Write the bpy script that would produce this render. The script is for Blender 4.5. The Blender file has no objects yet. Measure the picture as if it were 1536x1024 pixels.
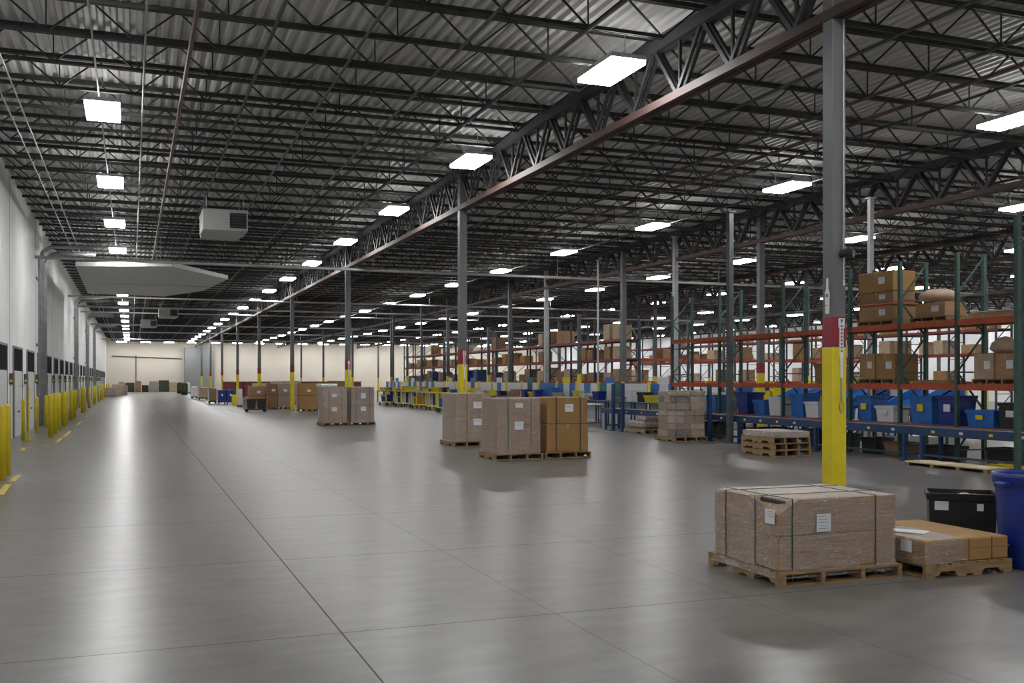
import bpy, bmesh, math, random
from mathutils import Vector, Matrix
random.seed(7)
C = bpy.context.scene.collection
PI = math.pi
# ------------------------------------------------------------------ camera
F, PSI, HZ, EYE = 1500.0, math.atan(571 / 1500.0), 569.0, 1.70
cs, sn = math.cos(PSI), math.sin(PSI)
cam_d = bpy.data.cameras.new('camera')
cam = bpy.data.objects.new('camera', cam_d)
C.objects.link(cam)
cam.location = (0, 0, EYE)
cam.rotation_euler = (PI / 2, 0, -PSI)
cam_d.sensor_width = 36
cam_d.lens = 36 * F / 1536
cam_d.shift_y = (HZ - 512) / 1536
cam_d.clip_end = 400
bpy.context.scene.camera = cam

def fp(px, py, z=0.0):
    """surveyed point: where a sight line through (px, py) meets height z"""
    d = (EYE - z) * F / (py - HZ)
    X = (px - 768) / F * d
    return (X * cs + d * sn, -X * sn + d * cs)

def yat(px, x):
    """distance down the building of a sight line at side offset x"""
    return x / math.tan(PSI + math.atan((px - 768) / F))

def proj(x, y, z):
    d = x * sn + y * cs
    if d < 0.5:
        return None
    X = x * cs - y * sn
    return (768 + F * X / d, HZ - F * (z - EYE) / d)

def inframe(x, y, z):
    p = proj(x, y, z)
    return p is not None and -15 < p[0] < 1551 and -15 < p[1] < 1039

# ------------------------------------------------------------------ materials
def mat(name, col, rough=0.6, metal=0.0, var=0.15, scale=6.0, bump=0.0, bscale=40.0, stretch=None, spec=0.5, emit=None, estr=0.0):
    m = bpy.data.materials.new(name)
    m.use_nodes = True
    nt = m.node_tree
    b = nt.nodes['Principled BSDF']
    b.inputs['Roughness'].default_value = rough
    b.inputs['Metallic'].default_value = metal
    b.inputs['Specular IOR Level'].default_value = spec
    tc = nt.nodes.new('ShaderNodeTexCoord')
    mp = nt.nodes.new('ShaderNodeMapping')
    if stretch:
        mp.inputs['Scale'].default_value = stretch
    nt.links.new(tc.outputs['Object'], mp.inputs['Vector'])
    nz = nt.nodes.new('ShaderNodeTexNoise')
    nz.inputs['Scale'].default_value = scale
    nz.inputs['Detail'].default_value = 4
    nt.links.new(mp.outputs['Vector'], nz.inputs['Vector'])
    rp = nt.nodes.new('ShaderNodeValToRGB')
    lo = [max(0, c * (1 - var)) for c in col]
    hi = [min(1, c * (1 + var)) for c in col]
    rp.color_ramp.elements[0].position = 0.3
    rp.color_ramp.elements[1].position = 0.7
    rp.color_ramp.elements[0].color = (*lo, 1)
    rp.color_ramp.elements[1].color = (*hi, 1)
    nt.links.new(nz.outputs['Fac'], rp.inputs['Fac'])
    nt.links.new(rp.outputs['Color'], b.inputs['Base Color'])
    if bump > 0:
        n2 = nt.nodes.new('ShaderNodeTexNoise')
        n2.inputs['Scale'].default_value = bscale
        nt.links.new(mp.outputs['Vector'], n2.inputs['Vector'])
        bp = nt.nodes.new('ShaderNodeBump')
        bp.inputs['Strength'].default_value = bump
        bp.inputs['Distance'].default_value = 0.01
        nt.links.new(n2.outputs['Fac'], bp.inputs['Height'])
        nt.links.new(bp.outputs['Normal'], b.inputs['Normal'])
    if emit:
        b.inputs['Emission Color'].default_value = (*emit, 1)
        b.inputs['Emission Strength'].default_value = estr
    return m

M = {}
M['card'] = mat('cardboard', (0.36, 0.215, 0.115), 0.75, var=0.12, scale=3, stretch=(1, 1, 4))
M['card_dark'] = mat('cardboard_brown', (0.27, 0.155, 0.085), 0.75, var=0.15, scale=3, stretch=(1, 1, 4))
M['card_gold'] = mat('cardboard_golden', (0.33, 0.185, 0.065), 0.72, var=0.1, scale=3)
M['card_pale'] = mat('cardboard_pale', (0.44, 0.33, 0.23), 0.75, var=0.15, scale=4)
M['torn'] = mat('torn_cardboard_inside', (0.035, 0.035, 0.03), 0.8)
M['tape'] = mat('packing_tape', (0.40, 0.26, 0.15), 0.3, var=0.05)
M['paper'] = mat('label_paper', (0.72, 0.73, 0.76), 0.6, var=0.04)
M['ink'] = mat('printed_ink', (0.12, 0.12, 0.14), 0.6)
M['wood'] = mat('pallet_wood', (0.28, 0.18, 0.085), 0.75, var=0.3, scale=5, stretch=(1.5, 6, 6), bump=0.15)
M['wood_grey'] = mat('weathered_pallet_wood', (0.30, 0.22, 0.15), 0.8, var=0.3, scale=5, stretch=(1.5, 6, 6), bump=0.15)
M['wood_pale'] = mat('pale_pallet_wood', (0.60, 0.50, 0.34), 0.75, var=0.2, scale=5)
M['strap'] = mat('green_strapping', (0.035, 0.07, 0.06), 0.4)
M['strap_dark'] = mat('dark_strapping', (0.02, 0.022, 0.02), 0.4)
M['joist'] = mat('dark_joist_steel', (0.035, 0.034, 0.034), 0.55, var=0.3, scale=3, spec=0.4)
M['girder'] = mat('dark_girder_steel', (0.032, 0.032, 0.034), 0.55, var=0.3, scale=1.5)
M['rust'] = mat('rusty_red_steel', (0.055, 0.026, 0.022), 0.6, var=0.45, scale=1.2, stretch=(2, 0.7, 2))
M['pipe_red'] = mat('brown_sprinkler_pipe', (0.10, 0.045, 0.035), 0.5, var=0.3, scale=1.0)
M['pipe_dark'] = mat('dark_bridging_steel', (0.045, 0.042, 0.04), 0.55, var=0.3)
M['pipe_light'] = mat('pale_steel_pipe', (0.42, 0.42, 0.42), 0.38, 0.3, var=0.15, scale=2)
M['conduit'] = mat('galvanised_conduit', (0.34, 0.35, 0.36), 0.4, 0.4, var=0.2, scale=3)
M['colgrey'] = mat('grey_column_paint', (0.115, 0.12, 0.125), 0.5, var=0.16, scale=2, stretch=(1, 1, 0.5))
M['coldark'] = mat('dark_column_paint', (0.075, 0.085, 0.095), 0.5, var=0.2, scale=3)
M['colpale'] = mat('pale_column_paint', (0.42, 0.43, 0.44), 0.45, var=0.15, scale=3)
M['red'] = mat('column_red_paint', (0.24, 0.016, 0.032), 0.5, var=0.1, scale=8)
M['yellow'] = mat('safety_yellow_paint', (0.74, 0.60, 0.010), 0.42, var=0.08, scale=5)
M['bollard'] = mat('bollard_yellow', (0.62, 0.49, 0.012), 0.35, var=0.1, scale=4)
M['marking'] = mat('worn_yellow_marking', (0.58, 0.44, 0.08), 0.5, var=0.3, scale=12)
M['orange'] = mat('rack_orange', (0.46, 0.075, 0.02), 0.45, var=0.2, scale=5)
M['redbeam'] = mat('rack_red', (0.22, 0.03, 0.022), 0.5, var=0.2, scale=5)
M['green'] = mat('rack_green', (0.035, 0.085, 0.07), 0.5, var=0.25, scale=6)
M['rackblue'] = mat('rack_blue_grey', (0.03, 0.05, 0.075), 0.5, var=0.25, scale=6)
M['blue'] = mat('conveyor_blue', (0.013, 0.045, 0.13), 0.42, var=0.2, scale=4)
M['bluebin'] = mat('blue_plastic', (0.008, 0.03, 0.22), 0.35, var=0.1)
M['bluetote'] = mat('bright_blue_plastic', (0.02, 0.14, 0.46), 0.4, var=0.12)
M['teal'] = mat('teal_plastic', (0.015, 0.13, 0.17), 0.45, var=0.2)
M['black'] = mat('black_plastic', (0.012, 0.013, 0.013), 0.4, var=0.2)
M['rubber'] = mat('black_rubber', (0.02, 0.02, 0.02), 0.7)
M['roller'] = mat('roller_steel', (0.33, 0.33, 0.34), 0.35, 0.6)
M['white'] = mat('white_panel', (0.72, 0.73, 0.74), 0.5, var=0.06)
M['whitemetal'] = mat('white_painted_metal', (0.74, 0.75, 0.73), 0.45, var=0.06)
M['heater'] = mat('heater_casing', (0.42, 0.43, 0.42), 0.5, var=0.06)
M['grille'] = mat('dark_grille', (0.012, 0.012, 0.012), 0.6)
M['maroon'] = mat('maroon_panel', (0.17, 0.03, 0.035), 0.6, var=0.3, scale=3)
M['purple'] = mat('muted_purple_bundle', (0.10, 0.08, 0.2), 0.6, var=0.3, scale=8)
M['olive'] = mat('dark_olive_cover', (0.05, 0.055, 0.03), 0.8, var=0.4, scale=10)
M['sleeve'] = mat('faded_bundle', (0.33, 0.27, 0.25), 0.6, var=0.4, scale=14)
M['doorpanel'] = mat('dock_door_grey', (0.52, 0.54, 0.55), 0.5, var=0.08)
M['doorframe'] = mat('door_frame_steel', (0.10, 0.115, 0.125), 0.5, var=0.15)
M['doorglass'] = mat('dark_door_light', (0.012, 0.014, 0.016), 0.9, spec=0.05)
M['wall'] = mat('white_tilt_up_wall', (0.80, 0.81, 0.80), 0.7, var=0.05, scale=0.8)
M['wallfar'] = mat('beige_wall', (0.60, 0.555, 0.475), 0.75, var=0.05, scale=0.3)
M['wallright'] = mat('white_side_wall', (0.76, 0.77, 0.78), 0.7, var=0.04, scale=0.3)
M['partition'] = mat('grey_partition', (0.20, 0.21, 0.21), 0.6, var=0.06, scale=0.5)
M['joint'] = mat('wall_joint', (0.30, 0.30, 0.30), 0.8)
M['lampbody'] = mat('lamp_housing', (0.5, 0.5, 0.5), 0.4, 0.3)
LSTR = 46.0
M['lamp'] = mat('lit_diffuser', (0.8, 0.8, 0.8), 0.5, emit=(1.0, 0.995, 0.985), estr=LSTR)
M['uplamp'] = mat('lit_uplight_slot', (0.8, 0.8, 0.8), 0.5, emit=(1.0, 0.99, 0.975), estr=LSTR * 0.38)
M['deck'] = mat('galvanised_roof_deck', (0.52, 0.515, 0.50), 0.5, 0.1, var=0.14, scale=0.7, stretch=(2.5, 0.4, 1))

def floor_mat():
    m = bpy.data.materials.new('polished_concrete')
    m.use_nodes = True
    nt = m.node_tree
    N, L = nt.nodes, nt.links
    b = N['Principled BSDF']
    tc = N.new('ShaderNodeTexCoord')
    sep = N.new('ShaderNodeSeparateXYZ')
    L.new(tc.outputs['Object'], sep.inputs[0])
    def noise(scale, det, sc=(1, 1, 1), rough=0.55):
        mp = N.new('ShaderNodeMapping')
        mp.inputs['Scale'].default_value = sc
        L.new(tc.outputs['Object'], mp.inputs['Vector'])
        n = N.new('ShaderNodeTexNoise')
        n.inputs['Scale'].default_value = scale
        n.inputs['Detail'].default_value = det
        n.inputs['Roughness'].default_value = rough
        L.new(mp.outputs['Vector'], n.inputs['Vector'])
        return n
    def math_(op, a, bv=None):
        n = N.new('ShaderNodeMath')
        n.operation = op
        for i, v in enumerate((a, bv)):
            if v is None:
                continue
            if isinstance(v, (int, float)):
                n.inputs[i].default_value = v
            else:
                L.new(v, n.inputs[i])
        return n.outputs[0]
    def line(out, x0, p, w):
        t = math_('DIVIDE', math_('SUBTRACT', out, x0), p)
        fr = math_('FRACT', math_('ADD', t, 1000.5))
        dist = math_('MULTIPLY', math_('ABSOLUTE', math_('SUBTRACT', fr, 0.5)), p)
        return math_('LESS_THAN', dist, w)
    n1 = noise(0.35, 2.5)
    n2 = noise(2.4, 4, (0.5, 1.0, 1), 0.55)
    n3 = noise(5.0, 5, (0.4, 1.0, 1), 0.6)
    ramp = N.new('ShaderNodeValToRGB')
    ramp.color_ramp.elements[0].position = 0.30
    ramp.color_ramp.elements[1].position = 0.72
    ramp.color_ramp.elements[0].color = (0.080, 0.075, 0.069, 1)
    ramp.color_ramp.elements[1].color = (0.235, 0.227, 0.216, 1)
    mixv = math_('ADD', math_('MULTIPLY', n1.outputs['Fac'], 0.6), math_('MULTIPLY', n2.outputs['Fac'], 0.4))
    L.new(math_('ADD', math_('MULTIPLY', mixv, 0.62), math_('MULTIPLY', n3.outputs['Fac'], 0.38)), ramp.inputs['Fac'])
    strong = line(sep.outputs['X'], 1.32, 40.0, 0.007)
    faint = math_('MULTIPLY', line(sep.outputs['X'], 2.88, 1.56, 0.005), math_('GREATER_THAN', sep.outputs['X'], 2.0))
    cross = line(sep.outputs['Y'], 6.68, 2.9, 0.007)
    j = math_('MAXIMUM', math_('MULTIPLY', strong, 0.7), math_('MAXIMUM', math_('MULTIPLY', faint, 0.28), math_('MULTIPLY', cross, 0.5)))
    mx = N.new('ShaderNodeMix')
    mx.data_type = 'RGBA'
    L.new(j, mx.inputs['Factor'])
    L.new(ramp.outputs['Color'], mx.inputs[6])
    mx.inputs[7].default_value = (0.05, 0.034, 0.026, 1)
    L.new(mx.outputs[2], b.inputs['Base Color'])
    rr = N.new('ShaderNodeMapRange')
    rr.inputs['From Min'].default_value = 0.3
    rr.inputs['From Max'].default_value = 0.7
    rr.inputs['To Min'].default_value = 0.276
    rr.inputs['To Max'].default_value = 0.33
    L.new(mixv, rr.inputs['Value'])
    L.new(math_('ADD', rr.outputs['Result'], math_('MULTIPLY', j, 0.5)), b.inputs['Roughness'])
    L.new(math_('SUBTRACT', 0.5, math_('MULTIPLY', j, 0.48)), b.inputs['Specular IOR Level'])
    nb = noise(2.6, 2, (0.45, 1.0, 1))
    bp = N.new('ShaderNodeBump')
    bp.inputs['Strength'].default_value = 0.16
    bp.inputs['Distance'].default_value = 0.010
    L.new(nb.outputs['Fac'], bp.inputs['Height'])
    L.new(bp.outputs['Normal'], b.inputs['Normal'])
    return m
M['floor'] = floor_mat()

def wrap_mat(name, tint, base, streak, gloss):
    """thin clear film: mostly transparent, cloudy bands, glare painted in diffuse white, glossy wrinkles"""
    m = bpy.data.materials.new(name)
    m.use_nodes = True
    nt = m.node_tree
    N, L = nt.nodes, nt.links
    N.remove(N['Principled BSDF'])
    out = N['Material Output']
    tc = N.new('ShaderNodeTexCoord')
    def noise(sc, scale, det, dist):
        mp = N.new('ShaderNodeMapping')
        mp.inputs['Scale'].default_value = sc
        L.new(tc.outputs['Object'], mp.inputs['Vector'])
        nz = N.new('ShaderNodeTexNoise')
        nz.inputs['Scale'].default_value = scale
        nz.inputs['Detail'].default_value = det
        nz.inputs['Distortion'].default_value = dist
        L.new(mp.outputs['Vector'], nz.inputs['Vector'])
        return nz.outputs['Fac']
    band = noise((1.2, 1.2, 16), 3.5, 5, .6)
    crease = noise((2.2, 2.2, 9), 4.0, 3, 1.6)
    tr = N.new('ShaderNodeBsdfTransparent')
    tr.inputs['Color'].default_value = (0.97, 0.96, 0.96, 1)
    df = N.new('ShaderNodeBsdfDiffuse')
    df.inputs['Color'].default_value = (*tint, 1)
    mr = N.new('ShaderNodeMapRange')
    mr.inputs['From Min'].default_value = 0.45
    mr.inputs['From Max'].default_value = 0.80
    mr.inputs['To Min'].default_value = base
    mr.inputs['To Max'].default_value = streak
    L.new(band, mr.inputs['Value'])
    fine = noise((1.6, 1.6, 7), 5.0, 4, 2.2)
    def mth(op, a, b):
        n = N.new('ShaderNodeMath')
        n.operation = op
        n.use_clamp = op == 'SUBTRACT'
        for i, v in enumerate((a, b)):
            if isinstance(v, (int, float)):
                n.inputs[i].default_value = v
            else:
                L.new(v, n.inputs[i])
        return n.outputs[0]
    d1 = N.new('ShaderNodeMath')
    d1.operation = 'SUBTRACT'
    L.new(fine, d1.inputs[0])
    d1.inputs[1].default_value = 0.5
    ab = N.new('ShaderNodeMath')
    ab.operation = 'ABSOLUTE'
    L.new(d1.outputs[0], ab.inputs[0])
    thin = mth('MULTIPLY', mth('SUBTRACT', 1.0, mth('MULTIPLY', ab.outputs[0], 30.0)), 0.9)  # fine white lines painted as highlights on the wrinkles
    gate = mth('MULTIPLY', thin, mth('GREATER_THAN', band, 0.47))
    m1 = N.new('ShaderNodeMixShader')
    lw = N.new('ShaderNodeLayerWeight')
    lw.inputs['Blend'].default_value = 0.5
    graze_glare = mth('MULTIPLY', mth('POWER', lw.outputs['Facing'], 3.0), 0.8)  # glare painted as diffuse white on faces seen edge-on
    L.new(mth('MAXIMUM', mth('MAXIMUM', mr.outputs['Result'], graze_glare), gate), m1.inputs['Fac'])
    L.new(tr.outputs[0], m1.inputs[1])
    L.new(df.outputs[0], m1.inputs[2])
    bp = N.new('ShaderNodeBump')
    bp.inputs['Strength'].default_value = 1.0
    bp.inputs['Distance'].default_value = 0.035
    L.new(crease, bp.inputs['Height'])
    gl = N.new('ShaderNodeBsdfGlossy')
    gl.inputs['Roughness'].default_value = 0.16
    L.new(bp.outputs['Normal'], gl.inputs['Normal'])
    m2 = N.new('ShaderNodeMixShader')
    m2.inputs['Fac'].default_value = gloss
    L.new(m1.outputs[0], m2.inputs[1])
    L.new(gl.outputs[0], m2.inputs[2])
    L.new(m2.outputs[0], out.inputs['Surface'])
    return m
M['wrap'] = wrap_mat('clear_stretch_film', (0.66, 0.62, 0.60), 0.05, 0.6, 0.16)
M['wrap_heavy'] = wrap_mat('cloudy_stretch_film', (0.62, 0.57, 0.55), 0.3, 0.85, 0.22)

# ------------------------------------------------------------------ mesh builder
class MB:
    def __init__(s):
        s.v, s.f, s.m = [], [], []
    def add(s, vs, fs, mi=0):
        b = len(s.v)
        s.v.extend(vs)
        for f in fs:
            s.f.append([b + i for i in f])
            s.m.append(mi)
        return s
    def box(s, x0, x1, y0, y1, z0, z1, mi=0):
        vs = [(x0, y0, z0), (x1, y0, z0), (x1, y1, z0), (x0, y1, z0), (x0, y0, z1), (x1, y0, z1), (x1, y1, z1), (x0, y1, z1)]
        return s.add(vs, [(0, 3, 2, 1), (4, 5, 6, 7), (0, 1, 5, 4), (1, 2, 6, 5), (2, 3, 7, 6), (3, 0, 4, 7)], mi)
    def bbox(s, x0, x1, y0, y1, z0, z1, r=0.01, mi=0):
        """box with chamfered edges"""
        r = min(r, (x1 - x0) * .3, (y1 - y0) * .3, (z1 - z0) * .3)
        vs, idx = [], {}
        for i, (x, xi) in enumerate(((x0, x0 + r), (x1, x1 - r))):
            for j, (y, yi) in enumerate(((y0, y0 + r), (y1, y1 - r))):
                for k, (z, zi) in enumerate(((z0, z0 + r), (z1, z1 - r))):
                    idx[i, j, k, 0] = len(vs); vs.append((x, yi, zi))
                    idx[i, j, k, 1] = len(vs); vs.append((xi, y, zi))
                    idx[i, j, k, 2] = len(vs); vs.append((xi, yi, z))
        fs = []
        for a in (0, 1):
            q = [(0, 0), (1, 0), (1, 1), (0, 1)]
            for ax in range(3):
                ring = []
                for (p, r_) in q:
                    key = [p, r_]
                    key.insert(ax, a)
                    ring.append(idx[key[0], key[1], key[2], ax])
                fs.append(ring)
        for ax in range(3):
            o1, o2 = [t for t in range(3) if t != ax]
            for p in (0, 1):
                for q_ in (0, 1):
                    k0 = [0, 0, 0]; k0[o1] = p; k0[o2] = q_; k0[ax] = 0
                    k1 = list(k0); k1[ax] = 1
                    fs.append([idx[(*k0, o1)], idx[(*k1, o1)], idx[(*k1, o2)], idx[(*k0, o2)]])
        for i in (0, 1):
            for j in (0, 1):
                for k in (0, 1):
                    fs.append([idx[i, j, k, 0], idx[i, j, k, 1], idx[i, j, k, 2]])
        return s.add(vs, fs, mi)
    def bar(s, p, q, w, h=None, mi=0):
        p, q = Vector(p), Vector(q)
        h = h or w
        d = (q - p).normalized()
        up = Vector((0, 0, 1)) if abs(d.z) < 0.95 else Vector((0, 1, 0))
        a = d.cross(up).normalized() * (w / 2)
        b = a.normalized().cross(d).normalized() * (h / 2)
        vs = [tuple(c + e) for c in (p, q) for e in (-a - b, a - b, a + b, -a + b)]
        return s.add(vs, [(0, 3, 2, 1), (4, 5, 6, 7), (0, 1, 5, 4), (1, 2, 6, 5), (2, 3, 7, 6), (3, 0, 4, 7)], mi)
    def tube(s, pts, r, n=8, mi=0):
        pts = [Vector(p) for p in pts]
        vs, fs = [], []
        for i, p in enumerate(pts):
            d = (pts[min(i + 1, len(pts) - 1)] - pts[max(i - 1, 0)]).normalized()
            up = Vector((0, 0, 1)) if abs(d.z) < 0.9 else Vector((1, 0, 0))
            a = d.cross(up).normalized()
            b = a.cross(d).normalized()
            for k in range(n):
                t = 2 * PI * k / n
                vs.append(tuple(p + (a * math.cos(t) + b * math.sin(t)) * r))
        for i in range(len(pts) - 1):
            for k in range(n):
                k2 = (k + 1) % n
                fs.append((i * n + k, i * n + k2, (i + 1) * n + k2, (i + 1) * n + k))
        fs.append(tuple(range(n))[::-1])
        fs.append(tuple((len(pts) - 1) * n + k for k in range(n)))
        return s.add(vs, fs, mi)
    def lathe(s, prof, n=24, c=(0, 0), mi=0, closed=False):
        vs, fs = [], []
        for (r, z) in prof:
            for k in range(n):
                t = 2 * PI * k / n
                vs.append((c[0] + r * math.cos(t), c[1] + r * math.sin(t), z))
        for i in range(len(prof) - 1):
            for k in range(n):
                k2 = (k + 1) % n
                fs.append((i * n + k, i * n + k2, (i + 1) * n + k2, (i + 1) * n + k))
        fs.append(tuple(range(n))[::-1])
        if not closed:
            fs.append(tuple((len(prof) - 1) * n + k for k in range(n)))
        return s.add(vs, fs, mi)
    def prism(s, poly, axis, a0, a1, mi=0):
        """poly: list of 2-D points; axis 0 extrudes along x (poly in y,z), 1 along y (poly in x,z), 2 along z"""
        def P(p, a):
            return (a, p[0], p[1]) if axis == 0 else ((p[0], a, p[1]) if axis == 1 else (p[0], p[1], a))
        n = len(poly)
        vs = [P(p, a0) for p in poly] + [P(p, a1) for p in poly]
        fs = [tuple(range(n))[::-1], tuple(range(n, 2 * n))] + [(i, (i + 1) % n, n + (i + 1) % n, n + i) for i in range(n)]
        return s.add(vs, fs, mi)
    def mesh(s, name, mats):
        me = bpy.data.meshes.new(name)
        me.from_pydata([tuple(v) for v in s.v], [], s.f)
        if not isinstance(mats, (list, tuple)):
            mats = [mats]
        for m in mats:
            me.materials.append(M[m])
        if len(mats) > 1:
            me.polygons.foreach_set('material_index', s.m)
        bm = bmesh.new()
        bm.from_mesh(me)
        bmesh.ops.recalc_face_normals(bm, faces=bm.faces)
        bm.to_mesh(me)
        bm.free()
        return me

def smooth(me):
    me.polygons.foreach_set('use_smooth', [True] * len(me.polygons))
    return me

def put(name, me, parent=None, loc=(0, 0, 0), rot=0.0):
    o = bpy.data.objects.new(name, me)
    C.objects.link(o)
    o.location = loc
    o.rotation_euler = (0, 0, rot)
    if parent is not None:
        o.parent = parent
    return o

def thing(name, label, cat, loc=(0, 0, 0), rot=0.0, group=None, me=None):
    o = put(name, me, None, loc, rot)
    o['label'] = label
    o['category'] = cat
    o['kind'] = 'thing'
    if group:
        o['group'] = group
    return o

def struct(name, mb, mats, loc=(0, 0, 0), parent=None):
    o = put(name, mb.mesh(name, mats) if isinstance(mb, MB) else mb, parent, loc)
    if parent is None:
        o['kind'] = 'structure'
    return o

_cache = {}
def cached(key, fn):
    if key not in _cache:
        _cache[key] = fn()
    return _cache[key]

def dup(src, loc, rot=0.0, label=None, group=None):
    r = src.copy()
    C.objects.link(r)
    r.location = loc
    r.rotation_euler = (0, 0, rot)
    if label:
        r['label'] = label
    if group:
        r['group'] = group
    for ch in list(src.children):
        c = ch.copy()
        C.objects.link(c)
        c.parent = r
        for g in list(ch.children):
            d = g.copy()
            C.objects.link(d)
            d.parent = c
    return r

ORD = ['first', 'second', 'third', 'fourth', 'fifth', 'sixth', 'seventh', 'eighth', 'ninth', 'tenth', 'eleventh', 'twelfth', 'thirteenth',
       'fourteenth', 'fifteenth', 'sixteenth', 'seventeenth', 'eighteenth', 'nineteenth', 'twentieth', 'twenty-first', 'twenty-second', 'twenty-third', 'twenty-fourth', 'twenty-fifth', 'twenty-sixth', 'twenty-seventh', 'twenty-eighth', 'twenty-ninth', 'thirtieth']

# ------------------------------------------------------------------ building shell
XL, XR, YN, YF, ZD = -3.2, 62.0, -12.0, 147.0, 7.5
struct('floor', MB().box(XL - .3, XR + .3, YN, YF + .3, -0.2, 0), 'floor')
struct('wall_left', MB().box(XL - .3, XL, YN, YF, 0, ZD + .3), 'wall')
struct('wall_far', MB().box(XL - .3, XR + .3, YF, YF + .3, 0, ZD + .3), 'wallfar')
struct('wall_right', MB().box(XR, XR + .3, YN, YF, 0, ZD + .3), 'wallright')
struct('wall_rear', MB().box(XL - .3, XR + .3, YN - .3, YN, 0, ZD + .3), 'wall')
struct('wall_partition', MB().box(6.9, 10.9, YF - 1.2, YF - .01, 0, 6.2), 'partition')
# corrugated roof deck, flutes along the building
mb = MB()
p, t = 0.20, 0.06
x = XL - .1
vs, prof = [], []
while x < XR + .1:
    prof += [(x, ZD), (x + p * .34, ZD), (x + p * .5, ZD + t), (x + p * .84, ZD + t)]
    x += p
n = len(prof)
for yy in (YN, YF):
    vs += [(a, yy, z) for a, z in prof]
mb.add(vs, [(i, i + 1, n + i + 1, n + i) for i in range(n - 1)])
mb.add([(XL - .3, YN, ZD + .3), (XR + .3, YN, ZD + .3), (XR + .3, YF, ZD + .3), (XL - .3, YF, ZD + .3)], [(0, 1, 2, 3)])
struct('ceiling', mb, 'deck')

ROWS = [8.33, 19.6, 31.1, 42.6, 54.1]
# joists across the building: top chord, bottom chord, bent web
def joist_mesh():
    mb = MB()
    edges = [XL] + ROWS + [XR]
    zt, zb = ZD - .045, 6.92
    for a, b in zip(edges[:-1], edges[1:]):
        mb.box(a, b, -.055, -.012, zt - .03, zt + .04)
        mb.box(a, b, .012, .055, zt - .03, zt + .04)
        a2, b2 = a + .75, b - .75
        mb.box(a2, b2, -.045, -.012, zb - .03, zb + .025)
        mb.box(a2, b2, .012, .045, zb - .03, zb + .025)
        npan = max(2, int(round((b2 - a2) / 1.2)))
        w = (b2 - a2) / npan
        mb.bar((a + .12, 0, zt), (a2, 0, zb), .028)
        mb.bar((b - .12, 0, zt), (b2, 0, zb), .028)
        for i in range(npan):
            x0 = a2 + i * w
            mb.bar((x0, 0, zb), (x0 + w / 2, 0, zt), .026)
            mb.bar((x0 + w / 2, 0, zt), (x0 + w, 0, zb), .026)
            if i % 2 == 0:
                mb.bar((x0 + w, 0, zb), (x0 + w, 0, zt), .02)
    return mb.mesh('roof_joist', 'joist')
jm = joist_mesh()
JS, J0 = 1.524, 10.4
k0 = int((YN + 6 - J0) / JS)
k = k0
while J0 + k * JS < YF - .5:
    struct('roof_joist', jm, None, (0, J0 + k * JS, 0))
    k += 1
# girders along the building on the column rows
def girder_mesh():
    mb = MB()
    y0, y1 = J0 - 12 * JS, J0 + 89 * JS
    mb.box(-.11, -.015, y0, y1, 7.20, 7.40)
    mb.box(.015, .11, y0, y1, 7.20, 7.40)
    for j in range(-12, 89):
        y = J0 + j * JS
        ym = y + JS / 2
        for sx in (-.05, .05):
            mb.bar((sx, y + .05, 7.22), (sx, ym, 6.34), .05, .07)
            mb.bar((sx, y + JS - .05, 7.22), (sx, ym, 6.34), .05, .07)
        mb.bar((0, ym, 6.34), (0, ym, 7.22), .045)
        mb.bar((0, y, 7.2), (0, y, 7.4), .1)
    return mb.mesh('roof_girder', 'girder')
def chord_mesh():
    mb = MB()
    mb.box(-.12, -.015, J0 - 12 * JS, J0 + 89 * JS, 6.24, 6.37)
    mb.box(.015, .12, J0 - 12 * JS, J0 + 89 * JS, 6.24, 6.37)
    return mb.mesh('bottom_chord', 'rust')
gm, cm = girder_mesh(), chord_mesh()
for x in ROWS:
    g = struct('roof_girder', gm, None, (x, 0, 0))
    put('bottom_chord', cm, g)
# bridging and sprinkler lines running down the building
def long_tube(r, name, m, y0=YN + 4, y1=YF - .2):
    return MB().tube([(0, y0, 0), (0, y1, 0)], r, 6).mesh(name, m)
tb_d = long_tube(.028, 'bridging_line', 'pipe_dark')
tb_r = long_tube(.035, 'sprinkler_line', 'pipe_red')
tb_c = long_tube(.016, 'ceiling_conduit', 'conduit')
for x in (1.97, 3.3, 4.8, 6.3, 10.75, 12.6, 14.4, 16.6, 22.0, 24.6, 27.2, 33.5, 36.5, 39.5, 45.5, 49, 57):
    struct('roof_bridging', tb_d, None, (x, 0, 6.86))
for x in (.85, 13.5, 21.0, 29.0, 38.0):
    struct('sprinkler_line', tb_r, None, (x, 0, 6.80))
for x in (-2.2, -1.95, -.55, .2):
    struct('ceiling_conduit', tb_c, None, (x, 0, 6.86))

# left wall: panel joints, dock doors
for i, y in enumerate([7.0 + 8.1 * k for k in range(17)]):
    struct('trim_%d' % (i + 1), MB().box(XL - .01, XL + .004, y - .02, y + .02, 0, ZD - .1), 'joint')
DW, DH = 2.4, 2.62
def door_parts():
    fr = MB()
    fr.box(0, .03, -DW / 2 - .12, -DW / 2, 0, DH + .06)
    fr.box(0, .03, DW / 2, DW / 2 + .12, 0, DH + .06)
    fr.box(0, .03, -DW / 2, DW / 2, DH, DH + .06)
    pn = MB()
    for i in range(4):
        pn.bbox(.002, .022, -DW / 2, DW / 2, .02 + i * .485, .02 + i * .485 + .475, .012)
    up = MB().box(.002, .02, -DW / 2, DW / 2, 1.96, DH)
    tr = MB().box(.022, .05, -DW / 2 + .01, -DW / 2 + .06, 0, DH - .7)
    hd = MB().box(.022, .06, -.17, .17, .72, .76)
    return [('door_frame', fr.mesh('door_frame', 'doorframe')), ('door_panel', pn.mesh('door_panel', 'doorpanel')),
            ('door_window', up.mesh('door_window', 'doorglass')), ('door_track', tr.mesh('door_track', 'conduit')), ('door_handle', hd.mesh('door_handle', 'black'))]
dparts = door_parts()
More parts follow.
